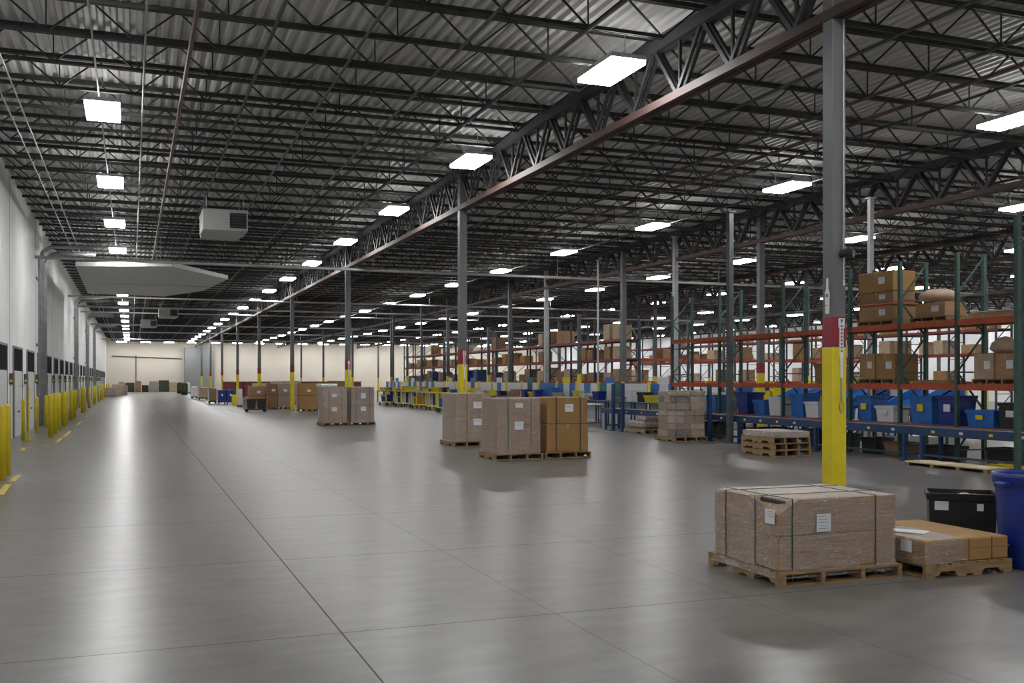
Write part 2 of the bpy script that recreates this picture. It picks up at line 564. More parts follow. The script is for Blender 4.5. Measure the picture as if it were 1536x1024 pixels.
DOORS = [29.3 + 4.06 * k - 8.12 for k in range(30)]
for i, y in enumerate(DOORS):
    d = put('door_%d' % (i + 1), dparts[0][1], None, (XL, y, 0))
    d['kind'] = 'structure'
    for nm, me in dparts[1:]:
        put(nm, me, d)

# dock control boxes between the doors
def control_box():
    a = MB().bbox(0, .11, -.10, .10, -.16, .16, .012)
    b = MB().tube([(.05, -.10, .07), (.05, -.15, .07)], .04, 8)
    c = MB().tube([(.05, -.10, -.06), (.05, -.14, -.06)], .035, 8)
    e = MB().tube([(.03, 0, -1.72), (.03, 0, -.16)], .015, 6)
    return a.mesh('box', 'coldark'), b.mesh('stop_button', 'red'), c.mesh('yellow_button', 'yellow'), e.mesh('conduit_stub', 'conduit')
ca, cb_, cc, ce = control_box()
proto = None
vis = 0
for i, y in enumerate(DOORS[:24]):
    yy = y + 2.03
    if i < 1 or 94 < yy < 98 or 49 < yy < 51 or not inframe(XL + .1, yy, 1.7):
        continue
    lab = ('dark dock control box on the white wall, %s from the front' % ORD[vis]) if vis < 10 else 'distant dock control box on the white wall, beyond the tenth'
    if proto is None:
        proto = thing('dock_control_box', lab, 'control box', (XL + .002, yy, 1.72), 0, 'dock control boxes', ca)
        put('stop_button', cb_, proto); put('yellow_button', cc, proto); put('conduit_stub', ce, proto)
    else:
        dup(proto, (XL + .002, yy, 1.72), 0, lab)
    vis += 1

# conduit bundles on the left wall
def conduit_mesh(r, reach, zt):
    pts = [(0, 0, 0)] + [(0, 0, zt)]
    for k in range(1, 7):
        a = k / 6 * PI / 2
        pts.append((.45 * (1 - math.cos(a)), 0, zt + .45 * math.sin(a)))
    pts.append((reach, 0, zt + .45))
    return smooth(MB().tube(pts, r, 8).mesh('conduit', 'conduit'))
BUND = [(41.2, 'nearest'), (65.8, 'second nearest'), (82.0, 'third nearest'), (98, 'fourth nearest')]
for y, nm in BUND:
    for i in range(6):
        r = (.05, .03, .06, .03, .045, .07)[i]
        thing('conduit', 'grey vertical conduit in the %s bundle on the white dock wall' % nm, 'conduit', (XL + .095, y + (i - 2.5) * .50 + random.uniform(-.06, .06), 0), 0,
              'conduits of the %s wall bundle' % nm, cached(('cond', i), lambda r=r, i=i: conduit_mesh(r, 1.2 + .3 * (i % 3), 6.05 + .08 * (i % 4))))
    thing('conduit_strut', 'steel strut holding the %s bundle of conduits on the wall' % nm, 'bracket', (XL, y, 5.3), 0, None,
          cached('strut', lambda: MB().box(.001, .015, -1.6, 1.6, 0, .1).box(.001, .015, -1.6, 1.6, -2.4, -2.3).box(.001, .015, -.03, .03, -5.3, 0).mesh('conduit_strut', 'coldark')))

# bollards
def bollard_mesh(r, h):
    prof = [(r, 0), (r, h - .05)] + [(r * math.cos(a), h - .05 + .05 * math.sin(a)) for a in (.4, .8, 1.2)] + [(.004, h)]
    return smooth(MB().lathe(prof, 20).mesh('bollard', 'bollard'))
bm1, bm2 = bollard_mesh(.073, 1.27), bollard_mesh(.055, 1.15)
front = [18.85, 19.75, 32.3, 34.4, 36.5, 40.3, 41.6, 45.6, 47.6, 56.0, 58.4, 64.8, 72.6, 75.5, 83, 90, 93, 101, 110, 119]
bl = ['yellow bollard at the left picture edge, nearest of all the bollards', 'yellow bollard just behind the nearest one, beside the same floor mark']
for i, y in enumerate(front):
    lab = bl[i] if i < 2 else ('yellow bollard in the aisle row before the dock wall, %s from the front' % ORD[i] if i < 14 else 'small distant yellow bollard far down the aisle row')
    thing('bollard', lab, 'bollard', (-2.05 - .012 * min(y - 18, 25), y, 0), 0, 'yellow bollards in the aisle row', bm1)
for i, y in enumerate([31.0, 35.2, 38.9, 43.3, 47.3, 51.4, 55.3, 59.6, 63.6, 67.7]):
    thing('guard_post', 'thinner yellow guard post close to the dock wall, %s from the front' % ORD[i], 'bollard', (-2.82, y, 0), 0, 'guard posts beside the dock doors', bm2)
thing('sign_pole', 'thin yellow pole standing in front of the second pair of bollards', 'pole', (*fp(43, 661), 0), 0, None,
      MB().lathe([(.09, 0), (.09, .02), (.022, .03), (.022, 1.5), (.0, 1.51)], 12).mesh('sign_pole', 'bollard'))

# worn floor marks
for i, (a, b_) in enumerate([((0, 742), (13, 726)), ((17, 722), (29, 712)), ((33, 676), (37, 671)), ((40, 672), (46, 670.5)), ((56, 666), (64, 665.5)), ((64, 668), (72, 666)), ((85, 663), (92, 657)),
                             ((96, 655), (105, 646.5)), ((115, 638), (122, 631.5)), ((129, 626), (133, 622)), ((136, 622), (140, 619.5))]):
    P, Q = fp(*a), fp(*b_)
    d = (Vector(Q) - Vector(P)).normalized()
    nn = Vector((-d.y, d.x)) * .05
    vs = [(P[0] - nn.x, P[1] - nn.y, .0), (P[0] + nn.x, P[1] + nn.y, 0), (Q[0] + nn.x, Q[1] + nn.y, 0), (Q[0] - nn.x, Q[1] - nn.y, 0)]
    vs = [(v[0], v[1], z) for z in (0.0, .003) for v in vs]
    struct('floor_marking', MB().add(vs, [(0, 3, 2, 1), (4, 5, 6, 7), (0, 1, 5, 4), (1, 2, 6, 5), (2, 3, 7, 6), (3, 0, 4, 7)]), 'marking')

# ------------------------------------------------------------------ ceiling lights
def light_parts():
    h = MB()
    h.box(-.31, .31, -.64, .64, .02, .09)
    d = MB().box(-.30, -.008, -.63, .63, -.05, .019)
    d2 = MB().box(.008, .30, -.63, .63, -.05, .019)
    u = MB().box(-.25, -.20, -.55, .55, .0905, .096)
    u2 = MB().box(.20, .25, -.55, .55, .0905, .096)
    w = MB().tube([(0, -.5, .09), (0, -.5, .5)], .008, 5)
    w2 = MB().tube([(0, .5, .09), (0, .5, .5)], .008, 5)
    return [('housing', h.mesh('housing', 'lampbody')), ('diffuser', d.mesh('diffuser', 'lamp')), ('diffuser', d2.mesh('diffuser', 'lamp')), ('uplight_slot', u.mesh('uplight_slot', 'uplamp')),
            ('uplight_slot', u2.mesh('uplight_slot', 'uplamp')), ('hanger', w.mesh('hanger', 'conduit')), ('hanger', w2.mesh('hanger', 'conduit'))]
lparts = light_parts()
LROWS = [(-.5, 'over the dock lane'), (7.35, 'beside the first roof girder'), (16.1, 'right of the first roof girder'), (24.4, 'beyond the second roof girder'), (32.4, 'in the fifth row from the dock wall'),
         (40.6, 'in the sixth row from the dock wall'), (48.7, 'in the seventh row from the dock wall'), (56.9, 'in the eighth row from the dock wall')]
proto = None
for x, rn in LROWS:
    c = 0
    for n_ in range(-3, 18):
        y = (13.1 if x < 0 else 14.75) + 7.25 * n_
        if y > YF - 3:
            continue
        z = 6.76
        if inframe(x, y, z) and y > 2:
            lab = 'lit ceiling light %s, %s from the front' % (rn, ORD[c]) if c < 7 else 'small distant ceiling light %s, past its seventh' % rn
            c += 1
        else:
            lab = 'ceiling light %s, out of view overhead' % rn
        if proto is None:
            proto = thing('ceiling_light', lab, 'ceiling light', (x, y, z), 0, 'ceiling lights ' + rn)
            for nm_, me_ in lparts:
                put(nm_, me_, proto)
        else:
            dup(proto, (x, y, z), 0, lab, 'ceiling lights ' + rn)

# rows of the same fixtures added to brighten the far and right-hand walls
for i in range(21):
    x = -1.2 + 3.0 * i
    dup(proto, (x, YF - 3.2, 6.76), PI / 2, 'small added ceiling light in the close row along the far end wall', 'added ceiling lights along the far wall')
for i in range(19):
    dup(proto, (XR - 2.6, 8 + 7.2 * i, 6.76), 0, 'small distant ceiling light in the row along the white right side wall', 'added ceiling lights along the right wall')
# ------------------------------------------------------------------ steel columns
def column(x, y, label, w=.205, shaft='colgrey', ytop=2.11, rtop=2.50, top=7.2, paint=True, group=None):
    t = thing('steel_column', label, 'column', (x, y, 0), 0, group)
    h = w / 2
    def shaft_m():
        mb = MB().bbox(-h, h, -h, h, 0, top, .012)
        mb.box(-h - .05, h + .05, -h - .05, h + .05, 0, .02)
        mb.box(-h - .04, h + .04, -h - .04, h + .04, top - .03, top)
        return mb.mesh('shaft', shaft)
    put('shaft', cached(('sh', w, shaft, top), shaft_m), t)
    if paint:
        put('yellow_guard', cached(('yg', w, ytop), lambda: MB().bbox(-h - .006, h + .006, -h - .006, h + .006, .02, ytop, .012).mesh('yellow_guard', 'yellow')), t)
        if rtop > ytop:
            put('red_band', cached(('rb', w, ytop, rtop), lambda: MB().bbox(-h - .005, h + .005, -h - .005, h + .005, ytop, rtop, .012).mesh('red_band', 'red')), t)
    return t

def column_sign(t, w=.205, z0=1.5):
    h = w / 2 + .006
    # tall narrow sign on the face that looks towards the camera's left-hand neighbour
    a = MB().prism([(-.045, 2.47), (.045, 2.47), (.045, 2.36), (.03, 2.34), (.03, 2.0), (.018, 1.96), (.018, 1.72), (-.018, 1.72), (-.018, 1.96), (-.03, 2.0), (-.03, 2.34), (-.045, 2.36)], 1, -h - .012, -h)
    s = put('hanging_sign', a.mesh('hanging_sign', 'white'), t, (.02, 0, 0))
    mk = MB()
    mk.prism([(-.022, 2.455), (.022, 2.455), (0, 2.41)], 1, -h - .015, -h - .012)
    for i in range(8):
        mk.box(-.012, .012, -h - .014, -h - .012, 2.36 - i * .045, 2.385 - i * .045)
    put('printed_marks', mk.mesh('printed_marks', 'ink'), s)
    g = MB().box(.01, .03, -h - .012, -h, 1.44, 1.72)
    put('measuring_strip', g.mesh('measuring_strip', 'conduit'), t)
    ring = MB()
    pts = [(.02 + .03 * math.cos(a_), -h - .01, 1.36 + .075 * math.sin(a_)) for a_ in [2 * PI * k / 16 for k in range(17)]]
    put('hanging_loop', ring.tube(pts, .006, 5).mesh('hanging_loop', 'conduit'), t)

c1 = column(8.33, 10.4, 'tall grey steel column with red and yellow base, behind the front pallet', group='columns of the aisle row')
column_sign(c1)
# white tag, conduit and black horn on the near column
h = .1025
tag = MB().prism([(-.035, 2.53), (.035, 2.53), (.04, 2.8), (.018, 2.84), (.012, 2.98), (-.012, 2.98), (-.018, 2.84), (-.04, 2.8)], 0, -h - .012, -h - .001)
tg = put('white_tag', tag.mesh('white_tag', 'white'), c1, (0, -.005, 0))
put('tag_print', MB().box(-h - .015, -h - .012, -.02, .02, 2.74, 2.78).box(-h - .015, -h - .012, -.025, .025, 2.63, 2.64).mesh('tag_print', 'ink'), tg)
put('face_conduit', MB().tube([(.05, -h - .014, 3.35), (.05, -h - .014, 7.1)], .011, 8).mesh('face_conduit', 'pipe_light'), c1)
horn = MB()
horn.tube([(.03, -h - .001, 3.28), (.05, -h - .09, 3.28), (.09, -h - .16, 3.27)], .05, 12)
hn = put('horn', horn.mesh('horn', 'black'), c1)
put('pull_cord', MB().tube([(.05, -h - .02, 2.95), (.05, -h - .02, 3.25)], .006, 6).lathe([(.012, 2.88), (.012, 2.95)], 8, (.05, -h - .02)).mesh('pull_cord', 'white'), c1)
for i in range(1, 9):
    y = 10.4 + 15.24 * i
    t = column(8.33, y, 'grey steel column with yellow base in the aisle row, %s from the front' % ORD[i], group='columns of the aisle row')
    if i in (1, 2):
        column_sign(t)
row2 = [(19.6, 28.2), (19.6, 46.6), (19.6, 63.4), (19.6, 78.8), (19.6, 94), (19.6, 109.4), (19.6, 124.6)]
nm2 = ['grey steel column with narrow yellow base rising behind the blue conveyor', 'pale grey steel column rising behind the two strapped box stacks']
for i, (x, y) in enumerate(row2):
    column(x, y, nm2[i] if i < 2 else 'grey column of the second row, %s from the front' % ORD[i], w=.2, shaft='colgrey' if i != 1 else 'colpale', ytop=1.92, rtop=2.25 if i == 0 else 0, paint=i != 1, group='columns of the second row')
for r, x in enumerate(ROWS[2:]):
    c = 0
    for i in range(1, 9):
        y = 10.4 + 15.24 * i
        if not inframe(x, y, 3):
            continue
        column(x, y, 'slim steel column of the %s row, %s visible from the front' % (ORD[r + 2], ORD[c]), w=.2, shaft='coldark' if (i + r) % 2 else 'colgrey', ytop=1.9, rtop=0, group='columns of the %s row' % ORD[r + 2])
        c += 1
# extra slender posts around the racks
for px, x, w, sh, top, lab in [(935, 19.55, .2, 'colgrey', 7.2, 'grey post left of the wrapped carton tower, reaching the roof'),
                               (1013, 19.5, .17, 'colpale', 7.2, 'pale post rising right behind the wrapped carton tower'),
                               (897, 18.6, .07, 'colpale', 6.8, 'thin pale pole between the two strapped stacks and the carton tower'),
                               (765, 19.5, .2, 'colgrey', 7.2, 'grey post seen just above the front wrapped box stack'),
                               (1306, 17.1, .12, 'colpale', 6.2, 'thin pale pole rising through the rack beside the tall carton stack'),
                               (590, 18.2, .12, 'coldark', 6.8, 'thin dark pole behind the blue work line, left of centre'),
                               (632, 18.4, .12, 'colgrey', 6.8, 'thin grey pole behind the yellow carts')]:
    column(x, yat(px, x), lab, w=w, shaft=sh, top=top, paint=False)
px_, py_ = 14.98, 22.95
column(px_, py_, 'dark tall post standing before the conveyor beside the wrapped carton tower', w=.15, shaft='coldark', top=6.2, paint=False)
# pale-yellow sleeved posts in the middle distance
for px, x, lab in [(733, 18.5, 'slim dark post with yellow sleeve rising behind the front wrapped box stack'), (869, 18.6, 'slim post with yellow sleeve standing behind the unwrapped golden stack'),
                   (611, 18.3, 'slim dark post with yellow sleeve behind the farthest yellow carts')]:
    column(x, yat(px, x), lab, w=.15, shaft='coldark', ytop=1.95, rtop=0, top=4.6)

# ------------------------------------------------------------------ overhead equipment
def hvac(loc, label, s=1.0):
    t = thing('unit_heater', label, 'heating unit', loc, 0, 'ceiling heating units')
    b = MB().bbox(-.61, .61, 0, 1.3, 0, .6, .02)
    put('casing', b.mesh('casing', 'heater'), t)
    put('duct', MB().prism([(.0 + 1.3, .03), (2.0, .0), (2.0, .45), (1.3, .57)], 0, -.55, .55).mesh('duct', 'heater'), t)
    g = put('grille', MB().box(.12, .57, -.02, .0, .08, .5).mesh('grille', 'grille'), t)
    sl = MB()
    for i in range(5):
        sl.box(.12, .57, -.035, -.02, .12 + i * .08, .135 + i * .08)
    for i in range(5):
        sl.box(.2 + i * .08, .21 + i * .08, -.034, -.02, .08, .5)
    put('grille_slats', sl.mesh('grille_slats', 'coldark'), g)
    for sx in (-.5, .5):
        for yy in (.15, 1.15):
            put('hanger_rod', MB().tube([(sx, yy, .6), (sx, yy, 7.4 - loc[2])], .012, 6).mesh('hanger_rod', 'conduit'), t)
    return t
hvac((2.45, 28.9, 5.85), 'large white heating unit with dark grille under the roof, nearest of three')
hvac((2.3, 70.2, 5.85), 'small-looking white heating unit beyond the suspended white panel')
hvac((1.3, 84.0, 5.85), 'farthest white heating unit over the dock lane')
# suspended white panel
pts = [fp(p_[0], p_[1], 6.15) for p_ in [(113, 399), (258, 399.5), (342, 418.5), (305, 436), (246, 444.5), (132, 440)]]
t = thing('suspended_panel', 'broad white panel hung flat under the roof across the dock lane', 'ceiling panel', (0, 0, 0))
put('panel', MB().prism(pts, 2, 6.15, 6.32).mesh('panel', 'whitemetal'), t)
put('seam', MB().bar((pts[0][0] + .3, 50, 6.145), (pts[2][0] - .2, 50, 6.145), .03, .01).mesh('seam', 'joint'), t)
for q in ((0.0, 45), (1.0, 45), (.2, 56), (2.0, 52)):
    put('hanger_rod', MB().tube([(q[0], q[1], 6.3), (q[0], q[1], 7.45)], .03, 6).mesh('hanger_rod', 'pipe_light'), t)
# pale pipes across the building
for i, (y, z, x1, r) in enumerate([(39.2, 6.05, 40, .06), (58.8, 6.2, 30, .05), (68.4, 6.3, 45, .06), (73, 6.25, 25, .05), (90, 6.3, 45, .06), (104, 6.3, 45, .06), (122, 6.3, 45, .06)]):
    pp = MB().tube([(XL + .01, y, z), (x1, y, z)], r, 8)
    for hx_ in range(int(x1 // 8) + 1):
        pp.bar((1 + 8 * hx_, y, z), (1 + 8 * hx_, y, 6.9), .02)
    thing('ceiling_pipe', 'pale pipe crossing under the roof from the dock wall, %s from the front' % ORD[i], 'pipe', (0, 0, 0), 0, 'pale pipes under the roof', smooth(pp.mesh('ceiling_pipe', 'pipe_light')))

# ------------------------------------------------------------------ pallets and loads
def stringer_poly(L, hgt):
    n0, n1 = L * .14, L * .36
    pts = [(0, 0)]
    for s0 in (n0, L - n1):
        w = n1 - n0
        pts += [(s0, 0), (s0 + .03, hgt * .4), (s0 + w - .03, hgt * .4), (s0 + w, 0)]
    return pts + [(L, 0), (L, hgt), (0, hgt)]
def pallet_meshes(lx, ly, along, h=.115, m='wood'):
    """pallet centred on its footprint; stringers run along x or y"""
    tb = .016
    L, W = (lx, ly) if along == 'x' else (ly, lx)
    def B(mb, l0, l1, w0, w1, z0, z1):
        if along == 'x':
            mb.box(l0, l1, w0, w1, z0, z1)
        else:
            mb.box(w0, w1, l0, l1, z0, z1)
    top, bot = MB(), MB()
    nb = 7
    bw = L / nb * .8
    for i in range(nb):
        l = -L / 2 + (L - bw) * i / (nb - 1)
        B(top, l, l + bw, -W / 2, W / 2, h - tb, h)
    for i in range(4):
        l = (-L / 2, -L * .5 + L * .36 + .0, L * .5 - L * .36 - .1, L / 2 - .1)[i]
        B(bot, l, l + .1, -W / 2, W / 2, 0, tb)
    st = []
    for w in (-W / 2, -W / 6 - .02, W / 6 - .02, W / 2 - .04):
        poly = [(a - L / 2, b + tb * 1.0) for a, b in stringer_poly(L, h - 2 * tb)]
        mb = MB()
        if along == 'x':
            mb.prism(poly, 1, w, w + .04)
        else:
            mb.prism(poly, 0, w, w + .04)
        st.append(mb.mesh('stringer', m))
    return top.mesh('pallet', m), bot.mesh('bottom_boards', m), st
def pallet(parent, lx, ly, along, h=.115, m='wood', z=0, name='pallet', far=False):
    key = ('pal', round(lx, 2), round(ly, 2), along, h, m)
    top, bot, st = cached(key, lambda: pallet_meshes(lx, ly, along, h, m))
    o = put(name, top, parent, (0, 0, z))
    put('bottom_boards', bot, o)
    for s in st:
        put('stringer', s, o)
    return o

def film(x0, x1, y0, y1, z0, z1, amp=.004, flare=.03, seed=1, n=14, corner=None):
    """stretch film: sides and top of a box as a finely wrinkled sheet"""
    rnd = random.Random(seed)
    mb = MB()
    def w(a):
        return rnd.uniform(-amp, amp)
    def grid(P, nu, nv):
        vs = [P(i / nu, j / nv) for j in range(nv + 1) for i in range(nu + 1)]
        fs = [(j * (nu + 1) + i, j * (nu + 1) + i + 1, (j + 1) * (nu + 1) + i + 1, (j + 1) * (nu + 1) + i) for j in range(nv) for i in range(nu)]
        mb.add(vs, fs)
    def side(a, b, nx, ny):
        def P(u, v):
            e = 0 if u in (0, 1) else 1
            f = flare * max(0, 1 - v * 6) ** 2
            o = (w(0) * e + .006 + f)
            return (a[0] + (b[0] - a[0]) * u + nx * o, a[1] + (b[1] - a[1]) * u + ny * o, z0 + (z1 - z0) * v + (w(0) if 0 < v < 1 else 0))
        grid(P, n, max(4, int(n * .8)))
    side((x0, y0), (x1, y0), 0, -1)
    side((x1, y0), (x1, y1), 1, 0)
    side((x1, y1), (x0, y1), 0, 1)
    side((x0, y1), (x0, y0), -1, 0)
    grid(lambda u, v: (x0 + (x1 - x0) * u, y0 + (y1 - y0) * v, z1 + .004 + abs(w(0)) * 1.2), n, n)
    return mb

def straps_on(t, x0, x1, y0, y1, z0, z1, xs=(), ys=(), m='strap', w=.014, e=.009):
    for a in xs:   # bands in planes x = a : run over top and down front/back
        mb = MB().box(a - w / 2, a + w / 2, y0 - e, y0 - e + .004, z0, z1 + e).box(a - w / 2, a + w / 2, y1 + e - .004, y1 + e, z0, z1 + e).box(a - w / 2, a + w / 2, y0 - e, y1 + e, z1 + e - .004, z1 + e)
        put('strap', mb.mesh('strap', m), t)
    for a in ys:
        mb = MB().box(x0 - e, x0 - e + .004, a - w / 2, a + w / 2, z0, z1 + e).box(x1 + e - .004, x1 + e, a - w / 2, a + w / 2, z0, z1 + e).box(x0 - e, x1 + e, a - w / 2, a + w / 2, z1 + e - .004, z1 + e)
        put('strap', mb.mesh('strap', m), t)

def paper(t, cx, z, w, h, yface, side='y', lines=4, name='shipping_label'):
    """sheet of paper with faint printed lines, on the face y = yface (facing -y) or x = yface (facing -x)"""
    a, l = MB(), MB()
    if side == 'y':
        a.box(cx - w / 2, cx + w / 2, yface - .003, yface, z - h / 2, z + h / 2)
        for i in range(lines):
            zz = z + h * .36 - i * h * .17
            l.box(cx - w * .38, cx + w * (.1 + .25 * ((i * 7) % 3 - 1) * .5 + .1), yface - .0045, yface - .003, zz - h * .012, zz + h * .012)
    else:
        a.box(yface - .003, yface, cx - w / 2, cx + w / 2, z - h / 2, z + h / 2)
        for i in range(lines):
            zz = z + h * .36 - i * h * .17
            l.box(yface - .0045, yface - .003, cx - w * .38, cx + w * .2, zz - h * .012, zz + h * .012)
    o = put(name, a.mesh(name, 'paper'), t)
    if lines:
        put('printed_lines', l.mesh('printed_lines', 'ink'), o)
    return o

def carton_mb(x0, x1, y0, y1, z0, z1, r=.012):
    mb = MB().bbox(x0, x1, y0, y1, z0, z1, r)
    return mb

def load(label, x0, x1, y0, y1, tiers, along='x', mats=('card', 'card'), wrap=None, strapx=(), strapy=(), papers=(), ph=.125, inset=.03, strap_m='strap', group=None, pm='wood', rot=0, wamp=.004):
    """strapped or wrapped pallet load as ONE thing; tiers = heights of the cartons"""
    cx, cy = (x0 + x1) / 2, (y0 + y1) / 2
    t = thing('pallet_load', label, 'pallet load', (cx, cy, 0), rot, group)
    hx, hy = (x1 - x0) / 2, (y1 - y0) / 2
    pallet(t, x1 - x0, y1 - y0, along, ph, pm)
    z = ph + .001
    bx, by = hx - inset, hy - inset
    for i, h in enumerate(tiers):
        sh = .012 * i
        c = put('carton', carton_mb(-bx + sh, bx - sh, -by + sh, by - sh, z, z + h - .004).mesh('carton', mats[i % len(mats)]), t)
        put('tape', MB().box(-.025, .025, -by + sh - .001, by - sh + .001, z + h - .004, z + h - .0025).box(-.025, .025, -by + sh - .0015, -by + sh, z + h - .1, z + h - .003).mesh('tape', 'tape'), c)
        z += h
    if wrap:
        put('stretch_wrap', smooth(film(-bx, bx, -by, by, ph - .03, z, wamp, .02, seed=len(label), n=16).mesh('stretch_wrap', wrap)), t)
    straps_on(t, -bx, bx, -by, by, .02, z, [a * hx for a in strapx], [a * hy for a in strapy], strap_m)
    for (side, u, zz, w, h) in papers:
        paper(t, u * (hx if side == 'y' else hy), zz, w, h, (-by if side == 'y' else -bx) - .012, side, 3)
    return t

# --- front wrapped load (two tiers, crushed corner)
X0, X1, Y0, Y1 = 4.97, 6.20, 6.85, 7.97
cx, cy = (X0 + X1) / 2, (Y0 + Y1) / 2
t = thing('pallet_load', 'large film-wrapped carton load with a crushed corner, in front of the tall column', 'pallet load', (cx, cy, 0))
pallet(t, X1 - X0, Y1 - Y0, 'y', .115)
bx0, bx1, by0, by1 = -.60, .60, -.49, .47
put('lower_carton', carton_mb(bx0, bx1, by0, by1, .116, .405).mesh('lower_carton', 'card'), t)
zt, zm = .70, .41
poly_top = [(bx1, by0, zt), (bx1, by1, zt), (bx0, by1, zt), (bx0, by0 + .43, zt), (bx0 + .2, by0, zt)]
vs = [(bx0, by0, zm), (bx1, by0, zm), (bx1, by1, zm), (bx0, by1, zm), (bx1, by0, zt), (bx1, by1, zt), (bx0, by1, zt - .025), (bx0, by0 + .43, zt), (bx0, by0, .58), (bx0 + .2, by0, zt), (bx0, by1 - .2, zt)]
fs = [(0, 3, 2, 1), (1, 2, 5, 4), (2, 3, 6, 5), (3, 0, 8, 7, 10, 6), (0, 1, 4, 9, 8), (4, 5, 6, 10, 7, 9), (7, 8, 9)]
uc = put('upper_carton', MB().add(vs, fs).mesh('upper_carton', 'card'), t)
put('torn_edge', MB().tube([(bx0 + .03, by0 + .28, .688), (bx0 + .09, by0 + .12, .668), (bx0 + .17, by0 + .015, .645)], .022, 8).mesh('torn_edge', 'torn'), uc)
put('seam_tape', MB().box(bx0 - .002, bx1 + .002, -.04, .01, zt - .0, zt + .002).mesh('seam_tape', 'tape'), uc)
F_ = film(bx0, bx1, by0, by1, .06, zt, .004, .035, 5, 30)
# follow the crushed corner
for i, v in enumerate(F_.v):
    dx, dy = v[0] - bx0, v[1] - by0
    k_ = max(0, 1 - max(dx, 0) / .2 - max(dy, 0) / .43)
    if v[2] > .5 and k_ > 0:
        F_.v[i] = (v[0], v[1], v[2] - .12 * k_ * min(1, (v[2] - .5) / .15))
put('stretch_wrap', smooth(F_.mesh('stretch_wrap', 'wrap')), t)
straps_on(t, bx0, bx1, by0, by1, .03, zt, [-.47, .385], [.28, -.17], 'strap', .010, .012)
paper(t, -.16, .50, .145, .15, by0 - .014, 'y', 5)
paper(t, by0 + .10, .56, .13, .12, bx0 - .014, 'x', 3)

# --- low carton load beside it
X0, X1, Y0, Y1 = 6.33, 7.30, 6.71, 7.86
t = thing('pallet_load', 'low flat carton on a pallet between the large wrapped load and the blue barrel', 'pallet load', ((X0 + X1) / 2, (Y0 + Y1) / 2, 0))
pallet(t, X1 - X0, Y1 - Y0, 'x', .115)
hx, hy = (X1 - X0) / 2 - .01, (Y1 - Y0) / 2 - .03
c = put('carton', carton_mb(-hx, hx, -hy, hy, .116, .315).mesh('carton', 'card_gold'), t)
put('lid_edge', MB().box(-hx - .004, hx + .004, -hy - .004, hy + .004, .225, .232).mesh('lid_edge', 'card_dark'), c)
put('top_seam', MB().box(-.003, .003, -hy, hy, .315, .3165).mesh('top_seam', 'card_dark'), c)
wr = film(-hx - .002, -hx + .45, -hy - .002, -hy + .75, .12, .317, .004, .02, 9, 18)
put('stretch_wrap', smooth(wr.mesh('stretch_wrap', 'wrap')), t)
put('shipping_label', MB().add([(-hx + .08, -hy + .55, .328), (-hx + .22, -hy + .70, .328), (-hx + .42, -hy + .38, .328), (-hx + .25, -hy + .25, .328)], [(0, 1, 2, 3)]).add(
    [(-hx + .08, -hy + .55, .325), (-hx + .22, -hy + .70, .325), (-hx + .42, -hy + .38, .325), (-hx + .25, -hy + .25, .325)], [(3, 2, 1, 0)]).mesh('shipping_label', 'paper'), t)
paper(t, -hy + .2, .25, .13, .1, -hx - .012, 'x', 0)
for xs_ in (0.02, .28):
    put('seam_line', MB().box(xs_ - .003, xs_ + .003, -hy - .003, -hy, .12, .315).mesh('seam_line', 'strap_dark'), t)

# --- blue barrel and black tote
def barrel():
    prof = [(.245, 0), (.255, .02), (.29, .70), (.293, .74), (.315, .76), (.318, .80), (.325, .815), (.325, .85), (.30, .853), (.295, .83), (.285, .70), (.25, .04), (.0, .03)]
    return smooth(MB().lathe(prof, 40, closed=True).mesh('barrel', 'bluebin'))
bmesh_ = barrel()
t = thing('waste_barrel', 'round blue plastic barrel standing open beside the low carton', 'barrel', (7.66, 6.84, 0), 0, None, bmesh_)
for sgn in (1, -1):
    put('handle', MB().bbox(sgn * .34 - .04, sgn * .34 + .04, -.07, .07, .73, .78, .015).mesh('handle', 'bluebin'), t)
put('rivet', MB().tube([(-.23, -.235, .79), (-.24, -.245, .79)], .012, 8).mesh('rivet', 'roller'), t)
def tote_mesh(w, d, h, m, th=.012, rim=.02):
    """tapered open tub"""
    mb = MB()
    b = .93 if m == 'black' else .88
    def ring(s, z, e=0):
        return [(-w / 2 * s - e, -d / 2 * s - e, z), (w / 2 * s + e, -d / 2 * s - e, z), (w / 2 * s + e, d / 2 * s + e, z), (-w / 2 * s - e, d / 2 * s + e, z)]
    rings = [ring(b, 0), ring(.98, h - .07), ring(.98, h - .065, rim), ring(1, h, rim), ring(1, h, -th), ring(b, th, -th)]
    vs = sum(rings, [])
    fs = [(3, 2, 1, 0)]
    for i in range(len(rings) - 1):
        for k in range(4):
            fs.append((i * 4 + k, i * 4 + (k + 1) % 4, i * 4 + 4 + (k + 1) % 4, i * 4 + 4 + k))
    fs.append(tuple((len(rings) - 1) * 4 + k for k in range(4)))
    return mb.add(vs, fs).mesh('tote', m)
t = thing('storage_tote', 'black plastic tote with white stickers behind the low carton', 'tote', (7.93, 7.93, 0), -.70, None, tote_mesh(.64, .46, .555, 'black'))
put('sticker', MB().box(-.26, -.13, -.232, -.226, .385, .475).mesh('sticker', 'paper'), t).rotation_euler = (.0, 0, 0)
put('round_sticker', MB().box(.13, .19, -.232, -.226, .39, .46).mesh('round_sticker', 'paper'), t)
bag = MB()
for i in range(9):
    bag.lathe([(.0 + .07, 0), (.09, .03), (.05, .07), (.004, .08)], 8, (random.uniform(-.02, .2), random.uniform(-.12, .12)))
put('bagged_waste', bag.mesh('bagged_waste', 'wrap_heavy'), t, (0, 0, .46))

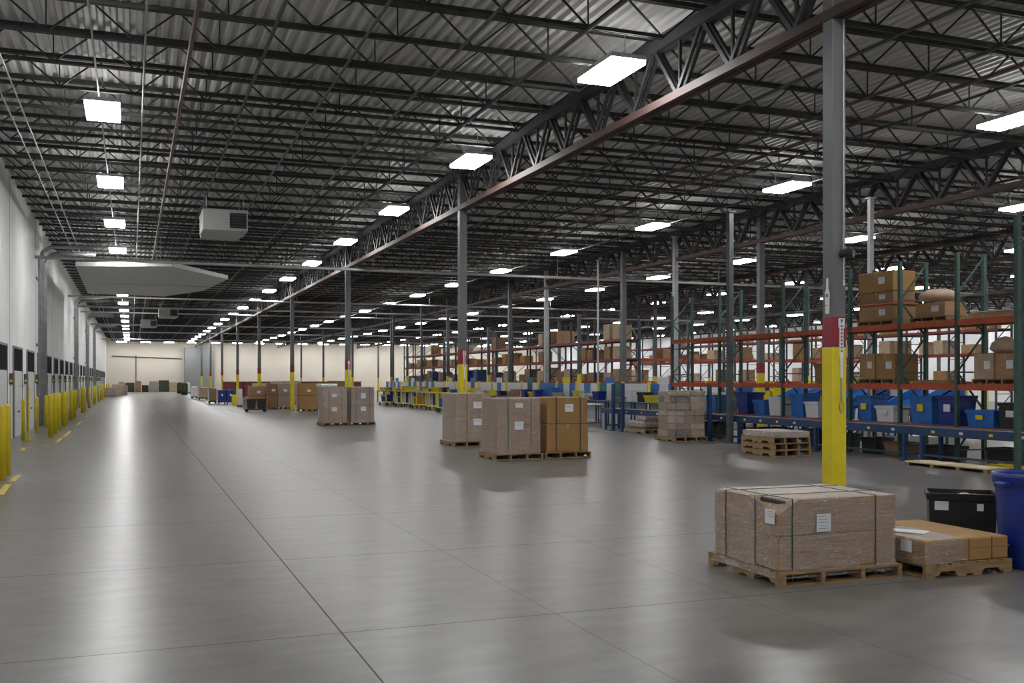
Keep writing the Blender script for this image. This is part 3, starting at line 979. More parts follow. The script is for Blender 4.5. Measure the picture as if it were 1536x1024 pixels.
# --- middle group of three stacks near the second aisle column
load('film-wrapped stack of two big cartons, front left of the middle group', 7.13, 8.24, 19.76, 20.80, (.60, .57), 'y', ('card', 'card'), 'wrap', (-.42, .52), (), [('y', .02, .72, .2, .17), ('y', .03, 1.15, .17, .1)], .125, .05, 'strap')
load('unwrapped golden-brown stack of two strapped cartons, right of the middle group', 8.33, 9.42, 19.86, 20.90, (.61, .58), 'y', ('card_gold', 'card_gold'), None, (-.5, .55), (), [('y', .05, 1.08, .2, .17)], .125, .05, 'strap_dark')
load('film-wrapped carton stack standing behind the middle group, against the second column', 7.6, 8.66, 24.1, 25.3, (.60, .62), 'y', ('card', 'card_gold'), 'wrap', (-.30,), (), [('y', .25, 1.05, .24, .17), ('y', .25, .62, .24, .17)], .125, .05, 'strap')
# --- pair before the third column
load('film-wrapped double carton stack, left of the pair before the third column', 6.47, 7.46, 36.45, 37.5, (.66, .62), 'y', ('card_gold', 'card_gold'), 'wrap', (-.45, .5), (), [('y', -.05, 1.12, .18, .12), ('y', -.05, .62, .2, .16)], .125, .05, 'strap')
load('film-wrapped double carton stack, right of the pair before the third column', 7.52, 8.48, 36.5, 37.5, (.66, .63), 'y', ('card_dark', 'card_dark'), 'wrap', (-.5, .55), (), [('y', .05, 1.10, .18, .2), ('y', .05, .62, .2, .16)], .125, .05, 'strap_dark')
t = thing('cardboard_sheet', 'white film-covered sheet bundle lying on the left stack of the pair', 'bundle', (6.75, 36.95, 1.417), .1, None, MB().bbox(-.32, .32, -.3, .3, 0, .12, .03).mesh('cardboard_sheet', 'white'))

# --- stack of pallets before the conveyor
def loose_pallet(label, loc, lx, ly, along, rot=0, m='wood', h=.14, group=None):
    t = thing('pallet', label, 'pallet', loc, rot, group)
    top, bot, st = cached(('pal', round(lx, 2), round(ly, 2), along, h, m), lambda: pallet_meshes(lx, ly, along, h, m))
    put('deck_boards', top, t); put('bottom_boards', bot, t)
    for s in st:
        put('stringer', s, t)
    return t
for i, (dx, dy, r) in enumerate([(0, 0, 0), (.01, .03, .02), (-.01, .01, -.015)]):
    loose_pallet('wooden pallet, %s of the stack of three before the blue conveyor' % ('lowest', 'middle one', 'topmost')[i], (13.68 + dx, 19.1 + dy, i * .141), .98, 1.25, 'y', r, group='pallets stacked before the conveyor')
t = thing('flat_carton', 'flat film-covered carton lying on the stack of three pallets', 'carton', (13.68, 19.1, .424))
put('carton_body', MB().bbox(-.47, .47, -.6, .6, 0, .12, .01).mesh('carton_body', 'card_pale'), t)
put('stretch_wrap', smooth(film(-.47, .47, -.6, .6, 0, .121, .004, .0, 3, 18).mesh('stretch_wrap', 'wrap_heavy')), t)

# --- wrapped carton tower before the conveyor
def tower(label, x0, x1, y0, y1, rows, seed, ph=.125):
    rnd = random.Random(seed)
    cx, cy = (x0 + x1) / 2, (y0 + y1) / 2
    t = thing('pallet_load', label, 'pallet load', (cx, cy, 0))
    pallet(t, x1 - x0, y1 - y0, 'y', ph)
    hx, hy = (x1 - x0) / 2 - .06, (y1 - y0) / 2 - .06
    z = ph + .001
    mats = ['card', 'card_dark', 'card_gold', 'card_pale', 'card', 'card_gold', 'torn', 'olive']  # the two darkest colours paint some cartons as shaded gaps
    for i, h in enumerate(rows):
        nx, ny = rnd.choice([(2, 2), (3, 2), (2, 3)])
        for a in range(nx):
            for b in range(ny):
                w, d = 2 * hx / nx, 2 * hy / ny
                jx, jy = rnd.uniform(.0, .02), rnd.uniform(0, .02)
                mm_ = rnd.choice(mats)
                me = MB().bbox(-hx + a * w + jx, -hx + (a + 1) * w - .006, -hy + b * d + jy, -hy + (b + 1) * d - .006, z, z + h - rnd.uniform(.004, .04), .01).mesh('carton', mm_)
                put('carton', me, t)
        z += h
    put('stretch_wrap', smooth(film(-hx, hx, -hy, hy, ph - .02, z, .006, .03, seed, 18).mesh('stretch_wrap', 'wrap')), t)
    return t
tower('film-wrapped tower of many small cartons beside the dark post', 13.85, 14.88, 23.9, 25.0, (.2, .17, .21, .16, .2, .19, .13), 4)

# ------------------------------------------------------------------ blue roller conveyor along the racks
def conveyor_section(y0, y1, label, legs=True):
    t = thing('roller_conveyor', label, 'conveyor', (15.1, y0, 0), 0, 'sections of the blue roller conveyor')
    L = y1 - y0
    for xx in (0, .52):
        put('side_rail', MB().bbox(xx, xx + .04, 0.002, L - .002, .56, .73, .006).mesh('side_rail', 'blue'), t)
    ro = MB()
    n_ = int(L / .12)
    for i in range(n_):
        y = .06 + i * L / n_
        ro.tube([(.04, y, .70), (.52, y, .70)], .025, 6)
    put('rollers', ro.mesh('rollers', 'roller'), t)
    for yy in (.25, L - .25):
        mb = MB().box(0, .07, yy - .035, yy + .035, 0, .56).box(.49, .56, yy - .035, yy + .035, 0, .56).box(.07, .49, yy - .025, yy + .025, .12, .17).box(-.03, .1, yy - .06, yy + .06, 0, .012).box(.46, .59, yy - .06, yy + .06, 0, .012)
        put('leg_frame', mb.mesh('leg_frame', 'blue'), t)
    if y0 < 26: put('floor_rail', MB().box(.02, .05, .28, L - .28, .14, .18).mesh('floor_rail', 'rackblue'), t)
    for k in range(4):
        yy = L * (.15 + .22 * k)
        put('sticker', MB().box(-.003, 0, yy, yy + .09, .62, .67).mesh('sticker', 'yellow' if k % 2 else 'paper'), t)
    return t
cn = [(13.1, 16.4, 'nearest section of blue roller conveyor, before the orange rack'), (16.4, 19.8, 'section of blue roller conveyor right of the tall yellow column'), (19.8, 23.0, 'section of blue roller conveyor behind the stack of pallets'),
      (23.0, 26.4, 'section of blue roller conveyor behind the wrapped carton tower'), (26.4, 31.0, 'far section of blue roller conveyor left of the carton tower')]
for y0, y1, lab in cn:
    conveyor_section(y0, y1, lab)
for (x, y, lab) in [(14.93, 24.1 - .75, ''), ]:
    pass
def gantry_post(x, y, h, label):
    thing('gantry_post', label, 'post', (x, y, 0), 0, None, MB().box(-.05, .05, -.05, .05, .015, h).box(-.1, .1, -.1, .1, 0, .015).mesh('gantry_post', 'blue'))
gantry_post(15.0, yat(1064, 15.0), 1.55, 'blue post standing at the conveyor just right of the carton tower')
gantry_post(14.98, yat(920, 14.98), 1.55, 'blue post at the far conveyor end, left one of two')
gantry_post(14.98, yat(934, 14.98), 1.58, 'blue post at the far conveyor end, right one of two')

# pallets and boards by the conveyor
t = loose_pallet('worn wooden pallet under the far conveyor section left of the carton tower', (15.31, 28.2, 0), .9, 1.4, 'y', 0, 'wood_grey', .14)
t = thing('bundle', 'grey wrapped bundle lying on the pallet under the far conveyor', 'bundle', (15.31, 28.25, .141), 0, None, MB().bbox(-.36, .36, -.55, .55, 0, .26, .08).bbox(-.3, .28, -.5, .1, .24, .38, .06).mesh('bundle', 'sleeve'))
t = thing('skid', 'pale low wooden skid on the floor before the nearest conveyor legs', 'pallet', (14.72, 14.85, 0), .03)
put('deck_boards', MB().box(-.28, .28, -1.0, 1.0, .06, .085).mesh('deck_boards', 'wood_pale'), t)
for i in range(4):
    put('bearer', MB().box(-.27, .27, -.98 + i * .63, -.9 + i * .63, 0, .06).mesh('bearer', 'wood'), t)

# ------------------------------------------------------------------ pallet racks
def rack(name_label, xs0, depth, ys, levels, htop, axis='y', um='green', bm_='orange', skip=()):
    """run of pallet racking along the y axis (front face at xs0, deeper in +x) or along x (front face at y = xs0, deeper in +y)"""
    t = thing('pallet_rack', name_label, 'rack', (0, 0, 0))
    def T(u, v, z):       # u across (depth), v along
        return (xs0 + u, v, z) if axis == 'y' else (v, xs0 + u, z)
    def B(mb, u0, u1, v0, v1, z0, z1):
        if axis == 'y':
            mb.box(xs0 + u0, xs0 + u1, v0, v1, z0, z1)
        else:
            mb.box(v0, v1, xs0 + u0, xs0 + u1, z0, z1)
    for v in ys:
        for u in (0, depth - .08):
            mb = MB()
            B(mb, u, u + .08, v - .035, v + .035, .008, htop)
            B(mb, u - .03, u + .11, v - .07, v + .07, 0, .008)
            put('upright', mb.mesh('upright', um), t)
        br = MB()
        z, k = .25, 0
        while z + .8 < htop:
            a, b = (0.04, depth - .04) if k % 2 == 0 else (depth - .04, .04)
            br.bar(T(a, v, z), T(b, v, z + .8), .03)
            br.bar(T(.04, v, z), T(depth - .04, v, z), .03)
            z += .8
            k += 1
        put('brace', br.mesh('brace', um), t)
    for i, (a, b) in enumerate(zip(ys[:-1], ys[1:])):
        for j, zl in enumerate(levels):
            if (i, j) in skip:
                continue
            for u in (0.01, depth - .06):
                mb = MB()
                B(mb, u, u + .05, a + .036, b - .036, zl - .12, zl)
                put('beam', mb.mesh('beam', bm_), t)
            dk = MB()
            B(dk, .07, depth - .07, a + .05, b - .05, zl - .03, zl - .004)
            put('shelf_deck', dk.mesh('shelf_deck', 'wood_grey' if (i + j) % 3 else 'conduit'), t)
    return t
RA = 15.80
rysA = [14.3, 15.93, 17.56, 19.2, 21.8, 24.8, 27.5]
rack('near pallet rack with green uprights and orange beams behind the blue conveyor', RA, .80, rysA, (.74, 1.60, 2.93), 4.3, 'y', 'green', 'orange')
rack('long rack with red beams running away left of the thin pale pole', 20.7, 1.0, [40.6 + 2.75 * k for k in range(15)], (1.6, 2.65, 3.55), 4.6, 'y', 'rackblue', 'redbeam')
rack('cross rack with orange beams facing the aisle behind the grey yellow-footed column', 41.5, 1.0, [22.2 + 2.6 * k for k in range(6)], (1.6, 2.68), 4.4, 'x', 'green', 'orange')
rack('far rack row with red beams standing before the white side wall', 36.0, 1.0, [34 + 2.75 * k for k in range(14)], (1.6, 2.9, 4.0), 4.9, 'y', 'rackblue', 'redbeam')
# single end upright before the conveyor
t = thing('rack_upright', 'dark green perforated upright standing before the conveyor at the right edge', 'rack upright', (14.62, 13.32, 0))
put('post', MB().box(-.05, .05, -.04, .04, .01, 4.6).box(-.1, .1, -.09, .09, 0, .01).mesh('post', 'green'), t)
put('base_plate', MB().box(-.12, .12, -.11, .11, 0, .009).mesh('base_plate', 'green'), t)

# ------------------------------------------------------------------ cartons and goods
def carton(label, loc, w, d, h, m='card', rot=0, group=None, lab=True, tape=True, name='carton'):
    """w along x, d along y; front faces are -x and -y"""
    t = thing(name, label, 'carton', loc, rot, group, MB().bbox(-w / 2, w / 2, -d / 2, d / 2, 0, h, .012).mesh(name, m))
    if tape:
        put('tape', MB().box(-w / 2 - .0015, w / 2 + .0015, -.03, .03, h - .001, h + .0015).box(-w / 2 - .0015, -w / 2, -.03, .03, h * .78, h).mesh('tape', 'tape'), t)
    if lab:
        paper(t, -d * .18, h * .55, min(.2, d * .3), min(.16, h * .4), -w / 2 - .001, 'x', 2)
    return t
# near rack, upper level (z 2.93)
xm = RA + .40
def on_rack(px0, px1, x=xm):
    a, b = yat(px1, x), yat(px0, x)
    return (a + b) / 2, abs(b - a)
yc, dd = on_rack(1319, 1381)
yc = 18.38
Z3, Z2, Z1 = 2.934, 1.604, .744
loose_pallet('thin wooden pallet under the tall carton stack on the rack', (xm, yc, Z3), .70, 1.15, 'x', 0, 'wood', .1)
carton('lower brown carton of the tall stack on the upper rack level', (xm, yc, Z3 + .101), .64, 1.12, .34, 'card')
t = thing('red_tray', 'flat red tray between the cartons of the tall stack on the rack', 'tray', (xm, yc, Z3 + .443), 0, None, MB().bbox(-.37, .37, -.6, .6, 0, .05, .01).mesh('red_tray', 'orange'))
carton('middle brown carton of the tall stack, on the red tray', (xm, yc, Z3 + .494), .62, 1.1, .26, 'card_dark')
carton('large top carton of the tall stack on the upper rack level', (xm, yc + .02, Z3 + .756), .64, 1.15, .46, 'card_gold')
t = loose_pallet('thin wooden pallet under the sagging bundle on the upper rack level', (xm, 16.75, Z3), .70, 1.05, 'x', 0, 'wood', .1)
carton('pale carton under the sagging bundle on the upper rack level', (xm, 16.75, Z3 + .101), .6, .85, .30, 'card')
thing('bundle', 'sagging brown wrapped bundle on the pale carton of the upper rack level', 'bundle', (xm, 16.8, Z3 + .408), 0, None,
      smooth(MB().lathe([(.25, 0), (.38, .06), (.42, .14), (.36, .22), (.2, .29), (.01, .3)], 18).mesh('bundle', 'card_pale')))
thing('flat_stack', 'low stack of flattened cardboard at the right end of the upper rack level', 'cardboard', (xm, 15.1, Z3), .03, None, MB().bbox(-.33, .33, -.62, .62, 0, .05, .01).bbox(-.3, .34, -.55, .6, .05, .1, .01).bbox(-.33, .3, -.5, .5, .1, .13, .01).mesh('flat_stack', 'card_pale'))
# near rack, middle level (z 1.60)
for yc, ln, pr in [(18.35, 1.25, 'left'), (15.0, 1.2, 'right')]:
    loose_pallet('yellowish wooden pallet on the lower orange beam, %s one of two' % pr, (xm, yc, Z2), .70, ln - .08, 'x', 0, 'wood', .11)
carton('brown carton with white labels on the lower orange beam, right behind the column', (xm, 18.66, Z2 + .111), .66, .5, .58, 'card')
carton('broad brown carton on the lower orange beam beside the labelled one', (xm, 18.06, Z2 + .111), .66, .62, .56, 'card_gold')
carton('brown carton on the lower orange beam near the right edge', (xm, 15.28, Z2 + .111), .66, .5, .5, 'card_pale')
carton('dark brown carton beside the right-hand upright on the lower orange beam', (xm, 14.74, Z2 + .111), .66, .52, .5, 'card')
thing('bundle', 'crumpled paper-wrapped bundle lying on the two right-hand cartons', 'bundle', (xm, 15.05, Z2 + .625), 0, None, smooth(MB().lathe([(.2, 0), (.3, .08), (.26, .2), (.12, .3), (.01, .33)], 12).mesh('bundle', 'card_pale')))
thing('flat_stack', 'flat cardboard on the lower orange beam between the two pallets', 'cardboard', (xm, 16.75, Z2), 0, None, MB().bbox(-.3, .3, -.5, .5, 0, .06, .01).bbox(-.28, .3, -.4, .35, .06, .09, .01).mesh('flat_stack', 'card'))
thing('open_carton', 'tilted open brown carton on the lower beam left of the near column', 'carton', (xm, 20.3, Z2), .2, None, MB().prism([(-.22, 0), (.22, 0), (.36, .42), (-.3, .38)], 1, -.3, .3).prism([(-.3, .38), (-.36, .5), (-.34, .5), (-.28, .38)], 1, -.3, .3).mesh('open_carton', 'card_dark'))
# near rack bottom level (z .74): blue tubs, white cartons
tub = lambda w, d, h, m: cached(('tub', w, d, h, m), lambda: tote_mesh(w, d, h, m))
for i, (y, w, d, h, m, lab) in enumerate([(18.85, .55, .5, .58, 'bluetote', 'blue tub on the bottom rack shelf beside the near column'), (18.2, .5, .62, .36, 'white', 'white tub of papers on the bottom rack shelf'),
                                         (17.05, .58, .7, .60, 'bluetote', 'blue tub on the bottom rack shelf below the left carton pallet'),
                                         (16.3, .55, .6, .62, 'bluebin', 'dark blue tub on the bottom rack shelf, third blue one'),
                                         (15.45, .55, .75, .34, 'bluetote', 'low blue tub on the bottom rack shelf near the right edge'), (14.7, .55, .6, .5, 'black', 'black tub at the right end of the bottom rack shelf')]):
    t = thing('storage_tub', lab, 'tub', (xm, y, Z1), 0, 'tubs on the bottom rack shelf', tub(w - .04, d - .04, h, m))
    put('label_card', MB().box(-w / 2 - .001, -w / 2 + .02, -.09, .09, h * .45, h * .7).mesh('label_card', 'paper' if i % 2 else 'yellow'), t)
for i, (y, m) in enumerate([(20.0, 'bluetote'), (20.75, 'white'), (21.35, 'bluetote'), (22.3, 'white'), (23.0, 'bluetote'), (23.8, 'bluebin'), (25.4, 'bluetote'), (26.2, 'white'), (26.9, 'teal')]):
    thing('storage_tub', '%s tub on the bottom rack shelf left of the near column, %s from it' % ({'bluetote': 'blue', 'white': 'white', 'bluebin': 'dark blue', 'teal': 'teal'}[m], ORD[i]), 'tub', (xm, y, Z1), 0, 'tubs on the bottom rack shelf', tub(.56, .52, (.5, .4, .6)[i % 3], m))
# floor goods below the rack
for i, (y, m, w, d, h) in enumerate([(14.9, 'black', .5, .8, .35), (16.6, 'black', .5, .7, .3), (17.9, 'card_dark', .5, .6, .3), (18.7, 'black', .5, .5, .36), (19.9, 'black', .5, .7, .4), (20.9, 'rackblue', .5, .7, .45), (22.6, 'black', .5, .8, .42), (23.7, 'card_dark', .5, .7, .36), (25.7, 'black', .5, .8, .45)]):
    thing('storage_tote', 'dark tote on the floor under the near rack, %s from the right edge' % ORD[i], 'tote', (xm, y, 0), 0, 'totes on the floor under the rack', tub(w, d, h, m))
t = thing('pallet_jack', 'yellow hand pallet jack parked under the conveyor at the right edge', 'pallet jack', (15.4, 14.0, 0))
put('forks', MB().box(-.2, -.08, -.3, .55, .06, .1).box(.08, .2, -.3, .55, .06, .1).mesh('forks', 'yellow'), t)
put('pump_housing', MB().bbox(-.12, .12, -.48, -.3, .08, .42, .03).mesh('pump_housing', 'yellow'), t)
put('wheel', MB().tube([(-.07, -.42, .07), (.07, -.42, .07)], .07, 12).mesh('wheel', 'rubber'), t)
put('wheel', MB().tube([(-.19, .45, .035), (.19, .45, .035)], .035, 10).mesh('wheel', 'rubber'), t)

# goods on the other racks
rnd = random.Random(3)
cm_keys = ['card', 'card_dark', 'card_gold', 'card_pale']
def goods(x, y, z, lim, lab, grp, m=None):
    w, d, h = rnd.uniform(.55, .75), rnd.uniform(.55, .85), rnd.uniform(.35, lim)
    return carton(lab, (x, y, z), w, d, h, m or rnd.choice(cm_keys), rnd.uniform(-.05, .05), grp, lab=False)
def rack_goods(tag_, fx, n, z, lim, prob, lvl):
    c = 0
    for i in range(n):
        for s in (-.62, .32):
            if rnd.random() > prob:
                continue
            x, y = fx(i, s)
            mm = rnd.choice(['purple', 'bluebin', 'blue']) if (lvl == 'lower' and 'long' in tag_ and i >= 6 and rnd.random() < .7) else None
            goods(x, y, z + .002, lim, '%s, %s level of the %s, %s from its near end' % ('blue covered load' if mm else 'brown carton', lvl, tag_, ORD[c]), 'cartons on the %s level of the %s' % (lvl, tag_), mm)
            c += 1
rack_goods('long red-beamed rack', lambda i, s: (21.2, 42 + 2.75 * i + s), 14, 1.6, .75, .93, 'lower')
rack_goods('long red-beamed rack', lambda i, s: (21.2, 42 + 2.75 * i + s), 14, 2.65, .62, .72, 'middle')
rack_goods('long red-beamed rack', lambda i, s: (21.2, 42 + 2.75 * i + s), 12, 3.55, .8, .4, 'top')
rack_goods('cross rack', lambda i, s: (23.5 + 2.6 * i + s, 42.0), 5, 1.6, .7, .35, 'lower')
rack_goods('cross rack', lambda i, s: (23.5 + 2.6 * i + s, 42.0), 5, 2.68, .9, .5, 'upper')
rack_goods('far red rack row', lambda i, s: (36.5, 35.4 + 2.75 * i + s), 13, 1.6, .9, .5, 'lower')
rack_goods('far red rack row', lambda i, s: (36.5, 35.4 + 2.75 * i + s), 13, 2.9, .8, .6, 'middle')
rack_goods('far red rack row', lambda i, s: (36.5, 35.4 + 2.75 * i + s), 13, 4.0, .9, .4, 'top')

# ------------------------------------------------------------------ work stations
def station(label, x, y, w, panel_m, seed, group):
    rnd = random.Random(seed)
    t = thing('packing_station', label, 'work station', (x, y, 0), 0, group)
    def T():
        return MB().bbox(0, .75, -w / 2, w / 2, .84, .89, .01).mesh('tabletop', 'blue')
    put('tabletop', cached(('st', w), T), t)
    for a in (.04, .66):
        for b in (-w / 2 + .04, w / 2 - .09):
            put('leg', cached(('leg', a, b), lambda a=a, b=b: MB().box(a, a + .05, b, b + .05, 0, .84).mesh('leg', 'blue')), t)
    for b in (-w / 2, w / 2 - .04):
        put('post', cached(('po', b), lambda b=b: MB().box(.71, .76, b, b + .04, .89, 1.62).mesh('post', 'yellow' if seed % 3 == 0 else 'blue')), t)
    cols = [panel_m] if seed % 4 == 1 else ([panel_m, 'white', panel_m] if panel_m != 'white' else ['white', rnd.choice(['bluetote', 'white', 'blue']), 'white'])
    pw = (w - .09) / len(cols)
    for q, cm_ in enumerate(cols):
        b0 = -w / 2 + .045 + q * pw
        put('back_panel', cached(('bp', round(pw, 2), q, cm_), lambda: MB().bbox(.72, .745, b0, b0 + pw - .01, .9, 1.55, .006).mesh('back_panel', cm_)), t)
    put('lower_panel', cached(('lp', w), lambda: MB().box(.68, .70, -w / 2 + .1, w / 2 - .1, .1, .83).mesh('lower_panel', 'white')), t)
    # goods on the table, each its own thing
    return t
wcol = ['bluetote', 'white', 'teal', 'white', 'bluetote', 'bluetote', 'white', 'white', 'white', 'white', 'white', 'white', 'white', 'white', 'bluetote', 'white', 'bluetote', 'white', 'bluetote', 'bluetote']
nmc = {'bluetote': 'blue', 'white': 'white', 'teal': 'teal', 'bluebin': 'dark blue', 'yellow': 'yellow', 'black': 'black', 'card': 'brown', 'purple': 'purple', 'card_pale': 'pale brown', 'card_gold': 'golden brown'}
rs = random.Random(12)
ybase = 31.2
for i in range(20):
    y = ybase + 2.12 * i
    m = wcol[i]
    station('packing station with %s back panel before the long rack, %s from the near end' % (nmc[m], ORD[i]), 16.9, y, 2.0, m, i, 'packing stations before the long rack')
    for k in sorted(rs.sample(range(3), 2)):
        mm = rs.choice(['yellow', 'bluetote', 'white', 'card', 'black', 'yellow', 'bluebin', 'card_pale'])
        hh = rs.uniform(.12, .36)
        thing('parts_bin', '%s bin on the %s packing station before the long rack, %s along it' % (nmc[mm], ORD[i], ORD[k]), 'bin', (17.2 + rs.uniform(-.08, .08), y - .65 + .62 * k, .891), rs.uniform(-.2, .2), 'bins on the packing stations', tub(.38, .42, round(hh, 1) + .05, mm))
    if i % 2 == 0:
        mm = ('white', 'bluetote', 'yellow', 'teal')[(i // 2) % 4]
        thing('hanging_chart', '%s hanging sheet clipped behind the %s packing station' % (nmc[mm], ORD[i]), 'sheet', (17.70, y + .2, 1.0), 0, 'hanging sheets at the packing stations', cached(('chart', mm), lambda mm=mm: MB().bbox(0, .02, -.4, .4, 0, .8, .005).mesh('hanging_chart', mm)))
wc2 = ['bluetote', 'white', 'bluetote', 'white', 'bluebin', 'white']
for i in range(6):
    y = 23.2 + 2.35 * i
    m = wc2[i]
    station('packing station with %s back panel behind the near rack, %s from the right' % (nmc[m], ORD[i]), 21.6, y, 2.2, m, i * 3, 'packing stations behind the near rack')
    for k in range(3):
        mm = rs.choice(['yellow', 'bluetote', 'white', 'yellow', 'bluebin', 'bluetote', 'card_pale'])
        thing('parts_bin', '%s bin on the %s packing station behind the near rack, %s along it' % (nmc[mm], ORD[i], ORD[k]), 'bin', (21.9, y - .7 + .68 * k, .891), rs.uniform(-.2, .2), 'bins on the rear packing stations', tub(.45, .5, (.3, .5, .4)[k], mm))
# blue sloping chutes behind the conveyor
for i, (x, y) in enumerate([(18.6, 22.6), (18.9, 20.6), (18.6, 25.2)]):
    t = thing('sorting_chute', 'sloping blue sorting chute behind the near rack, %s from the column' % ORD[(1, 0, 2)[i]], 'chute', (x, y, 0), 0, 'blue sorting chutes')
    put('slide', MB().prism([(-.6, .75), (-.6, .8), (.9, 1.45), (.9, 1.4)], 1, -.5, .5).mesh('slide', 'bluetote'), t)
    for sy in (-.5, .46):
        put('side_wall', MB().prism([(-.6, .72), (-.6, 1.0), (.9, 1.65), (.9, 1.37)], 1, sy, sy + .04).mesh('side_wall', 'bluetote'), t)
    for (xx, hh) in ((-.5, .76), (.8, 1.38)):
        for sy in (-.45, .4):
            put('leg', MB().box(xx, xx + .05, sy, sy + .05, 0, hh).mesh('leg', 'blue'), t)

# yellow carts before the stations
def cart(label, x, y, rot=0):
    t = thing('platform_cart', label, 'cart', (x, y, 0), rot, 'yellow platform carts')
    put('deck', cached('cdeck', lambda: MB().bbox(-.35, .35, -.6, .6, .2, .26, .01).mesh('deck', 'yellow')), t)
    put('frame', cached('cframe', lambda: MB().box(-.35, -.31, -.6, -.56, .26, 1.02).box(.31, .35, -.6, -.56, .26, 1.02).box(-.35, .35, -.6, -.56, .98, 1.02).box(-.35, -.31, .56, .6, .26, 1.02).box(.31, .35, .56, .6, .26, 1.02).box(-.35, .35, .56, .6, .98, 1.02).box(-.35, -.31, -.6, .6, .62, .66).mesh('frame', 'yellow')), t)
    for a in (-.28, .28):
        for b in (-.5, .5):
            put('wheel', cached(('cw', a, b), lambda a=a, b=b: MB().tube([(a - .025, b, .09), (a + .025, b, .09)], .09, 14).box(a - .035, a + .035, b - .03, b + .03, .1, .2).mesh('wheel', 'rubber')), t)
    return t
for i, (px, py) in enumerate([(665, 617.5), (650, 615), (636, 612.5), (618, 610), (600, 607.5), (690, 621)]):
    x, y = fp(px, py)
    x = min(x, 15.75)
    cart('yellow wheeled platform cart before the packing stations, %s from the right' % ORD[(1, 2, 3, 4, 5, 0)[i]], x, y, .1 * i - .2)
    if i % 2 == 0:
        mm = ('bluetote', 'card_gold', 'bluebin')[i // 2]
        thing('storage_tub', '%s tub riding on the yellow cart, %s from the right' % (nmc[mm], ORD[(1, 2, 3, 4, 5, 0)[i]]), 'tub', (x, y, .262), .1 * i - .2, None, tub(.5, .8, .45, mm))
# wire stand and low wall left of the conveyor end
t = thing('work_table', 'grey table with dark frame right of the unwrapped golden stack', 'table', (15.2, 32.6, 0))
put('table_top', MB().bbox(-.4, .4, -.7, .7, .80, .84, .01).mesh('table_top', 'whitemetal'), t)
for a in (-.36, .32):
    for b in (-.66, .62):
        put('leg', MB().box(a, a + .04, b, b + .04, 0, .8).mesh('leg', 'coldark'), t)
put('stretcher', MB().box(-.36, .36, -.64, -.6, .15, .19).box(-.36, -.32, -.64, .64, .15, .19).mesh('stretcher', 'coldark'), t)

# ------------------------------------------------------------------ far goods, left of centre
def bx(label, px0, px1, pyb, hpx, m, depth=.9, cat='carton', name='carton', z=0, group=None, wrapm=None, pal=False):
    a, b = fp(px0, pyb), fp(px1, pyb)
    cx, cy = (a[0] + b[0]) / 2, (a[1] + b[1]) / 2
    d = cx * sn + cy * cs
    w = (px1 - px0) / F * d / 1.04
    h = hpx / F * d
    t = thing(name, label, cat, (cx + depth * .12, cy + depth / 2, 0), 0, group)
    z0 = 0
    if pal:
        pallet(t, w + .06, depth + .06, 'y', .12)
        z0 = .121
    put('body', MB().bbox(-w / 2, w / 2, -depth / 2, depth / 2, z0, h, .02).mesh('body', m), t)
    if wrapm:
        put('stretch_wrap', smooth(film(-w / 2, w / 2, -depth / 2, depth / 2, z0, h, .006, .02, len(label), 12).mesh('stretch_wrap', wrapm)), t)
    if name == 'pallet_load':
        put('seam', MB().box(-w / 2 - .003, w / 2 + .003, -depth / 2 - .003, depth / 2 + .003, z0 + (h - z0) * .52, z0 + (h - z0) * .54).mesh('seam', 'torn'), t)
        paper(t, .05, z0 + (h - z0) * .72, .2, .14, -depth / 2 - .012, 'y', 0)
    return t, w, h
# black tubs on a dolly
x, y = fp(386, 618)
t = thing('dolly', 'low black dolly carrying the two black tubs before the fourth column', 'dolly', (x, y + .35, 0))
put('deck', MB().bbox(-.62, .52, -.35, .35, .12, .17, .01).mesh('deck', 'black'), t)
put('handle', MB().box(-.62, -.59, -.33, -.29, .17, .62).box(-.62, -.59, .29, .33, .17, .62).box(-.62, -.59, -.33, .33, .58, .62).mesh('handle', 'black'), t)
for a in (-.5, .4):
    for b in (-.25, .25):
        put('wheel', MB().tube([(a, b - .02, .06), (a, b + .02, .06)], .06, 12).mesh('wheel', 'rubber'), t)
for i, dx in enumerate((-.28, .24)):
    q = thing('storage_tub', 'black tub on the low dolly, %s of the two' % ('left' if i == 0 else 'right'), 'tub', (x + dx, y + .35, .172), 0, None, tub(.44, .5, .5, 'black'))
    put('label_card', MB().box(-.05, .05, -.236, -.225, .2, .3).mesh('label_card', 'paper'), q)
bx('brown carton stack on a pallet behind the black tubs', 371, 397, 613, 34, 'card', .9, 'pallet load', 'pallet_load', pal=True)
bx('brown carton stack on a pallet right behind the black tubs', 399, 413, 614, 39, 'card_dark', .9, 'pallet load', 'pallet_load', pal=True)
bx('film-wrapped brown carton stack left of the fourth column', 414, 434, 613.5, 38, 'card', .9, 'pallet load', 'pallet_load', pal=True, wrapm='wrap')
bx('golden carton stack just right of the fourth column', 446, 472, 617, 42, 'card_gold', .9, 'pallet load', 'pallet_load', pal=True)
bx('white plastic bundle standing on a small pallet beside the blue bins', 355.5, 362, 610, 27, 'white', .5, 'bundle', 'bundle', pal=True)
bx('yellow container beside the dark blue bins', 347, 354, 607, 15, 'yellow', .6, 'container', 'container')
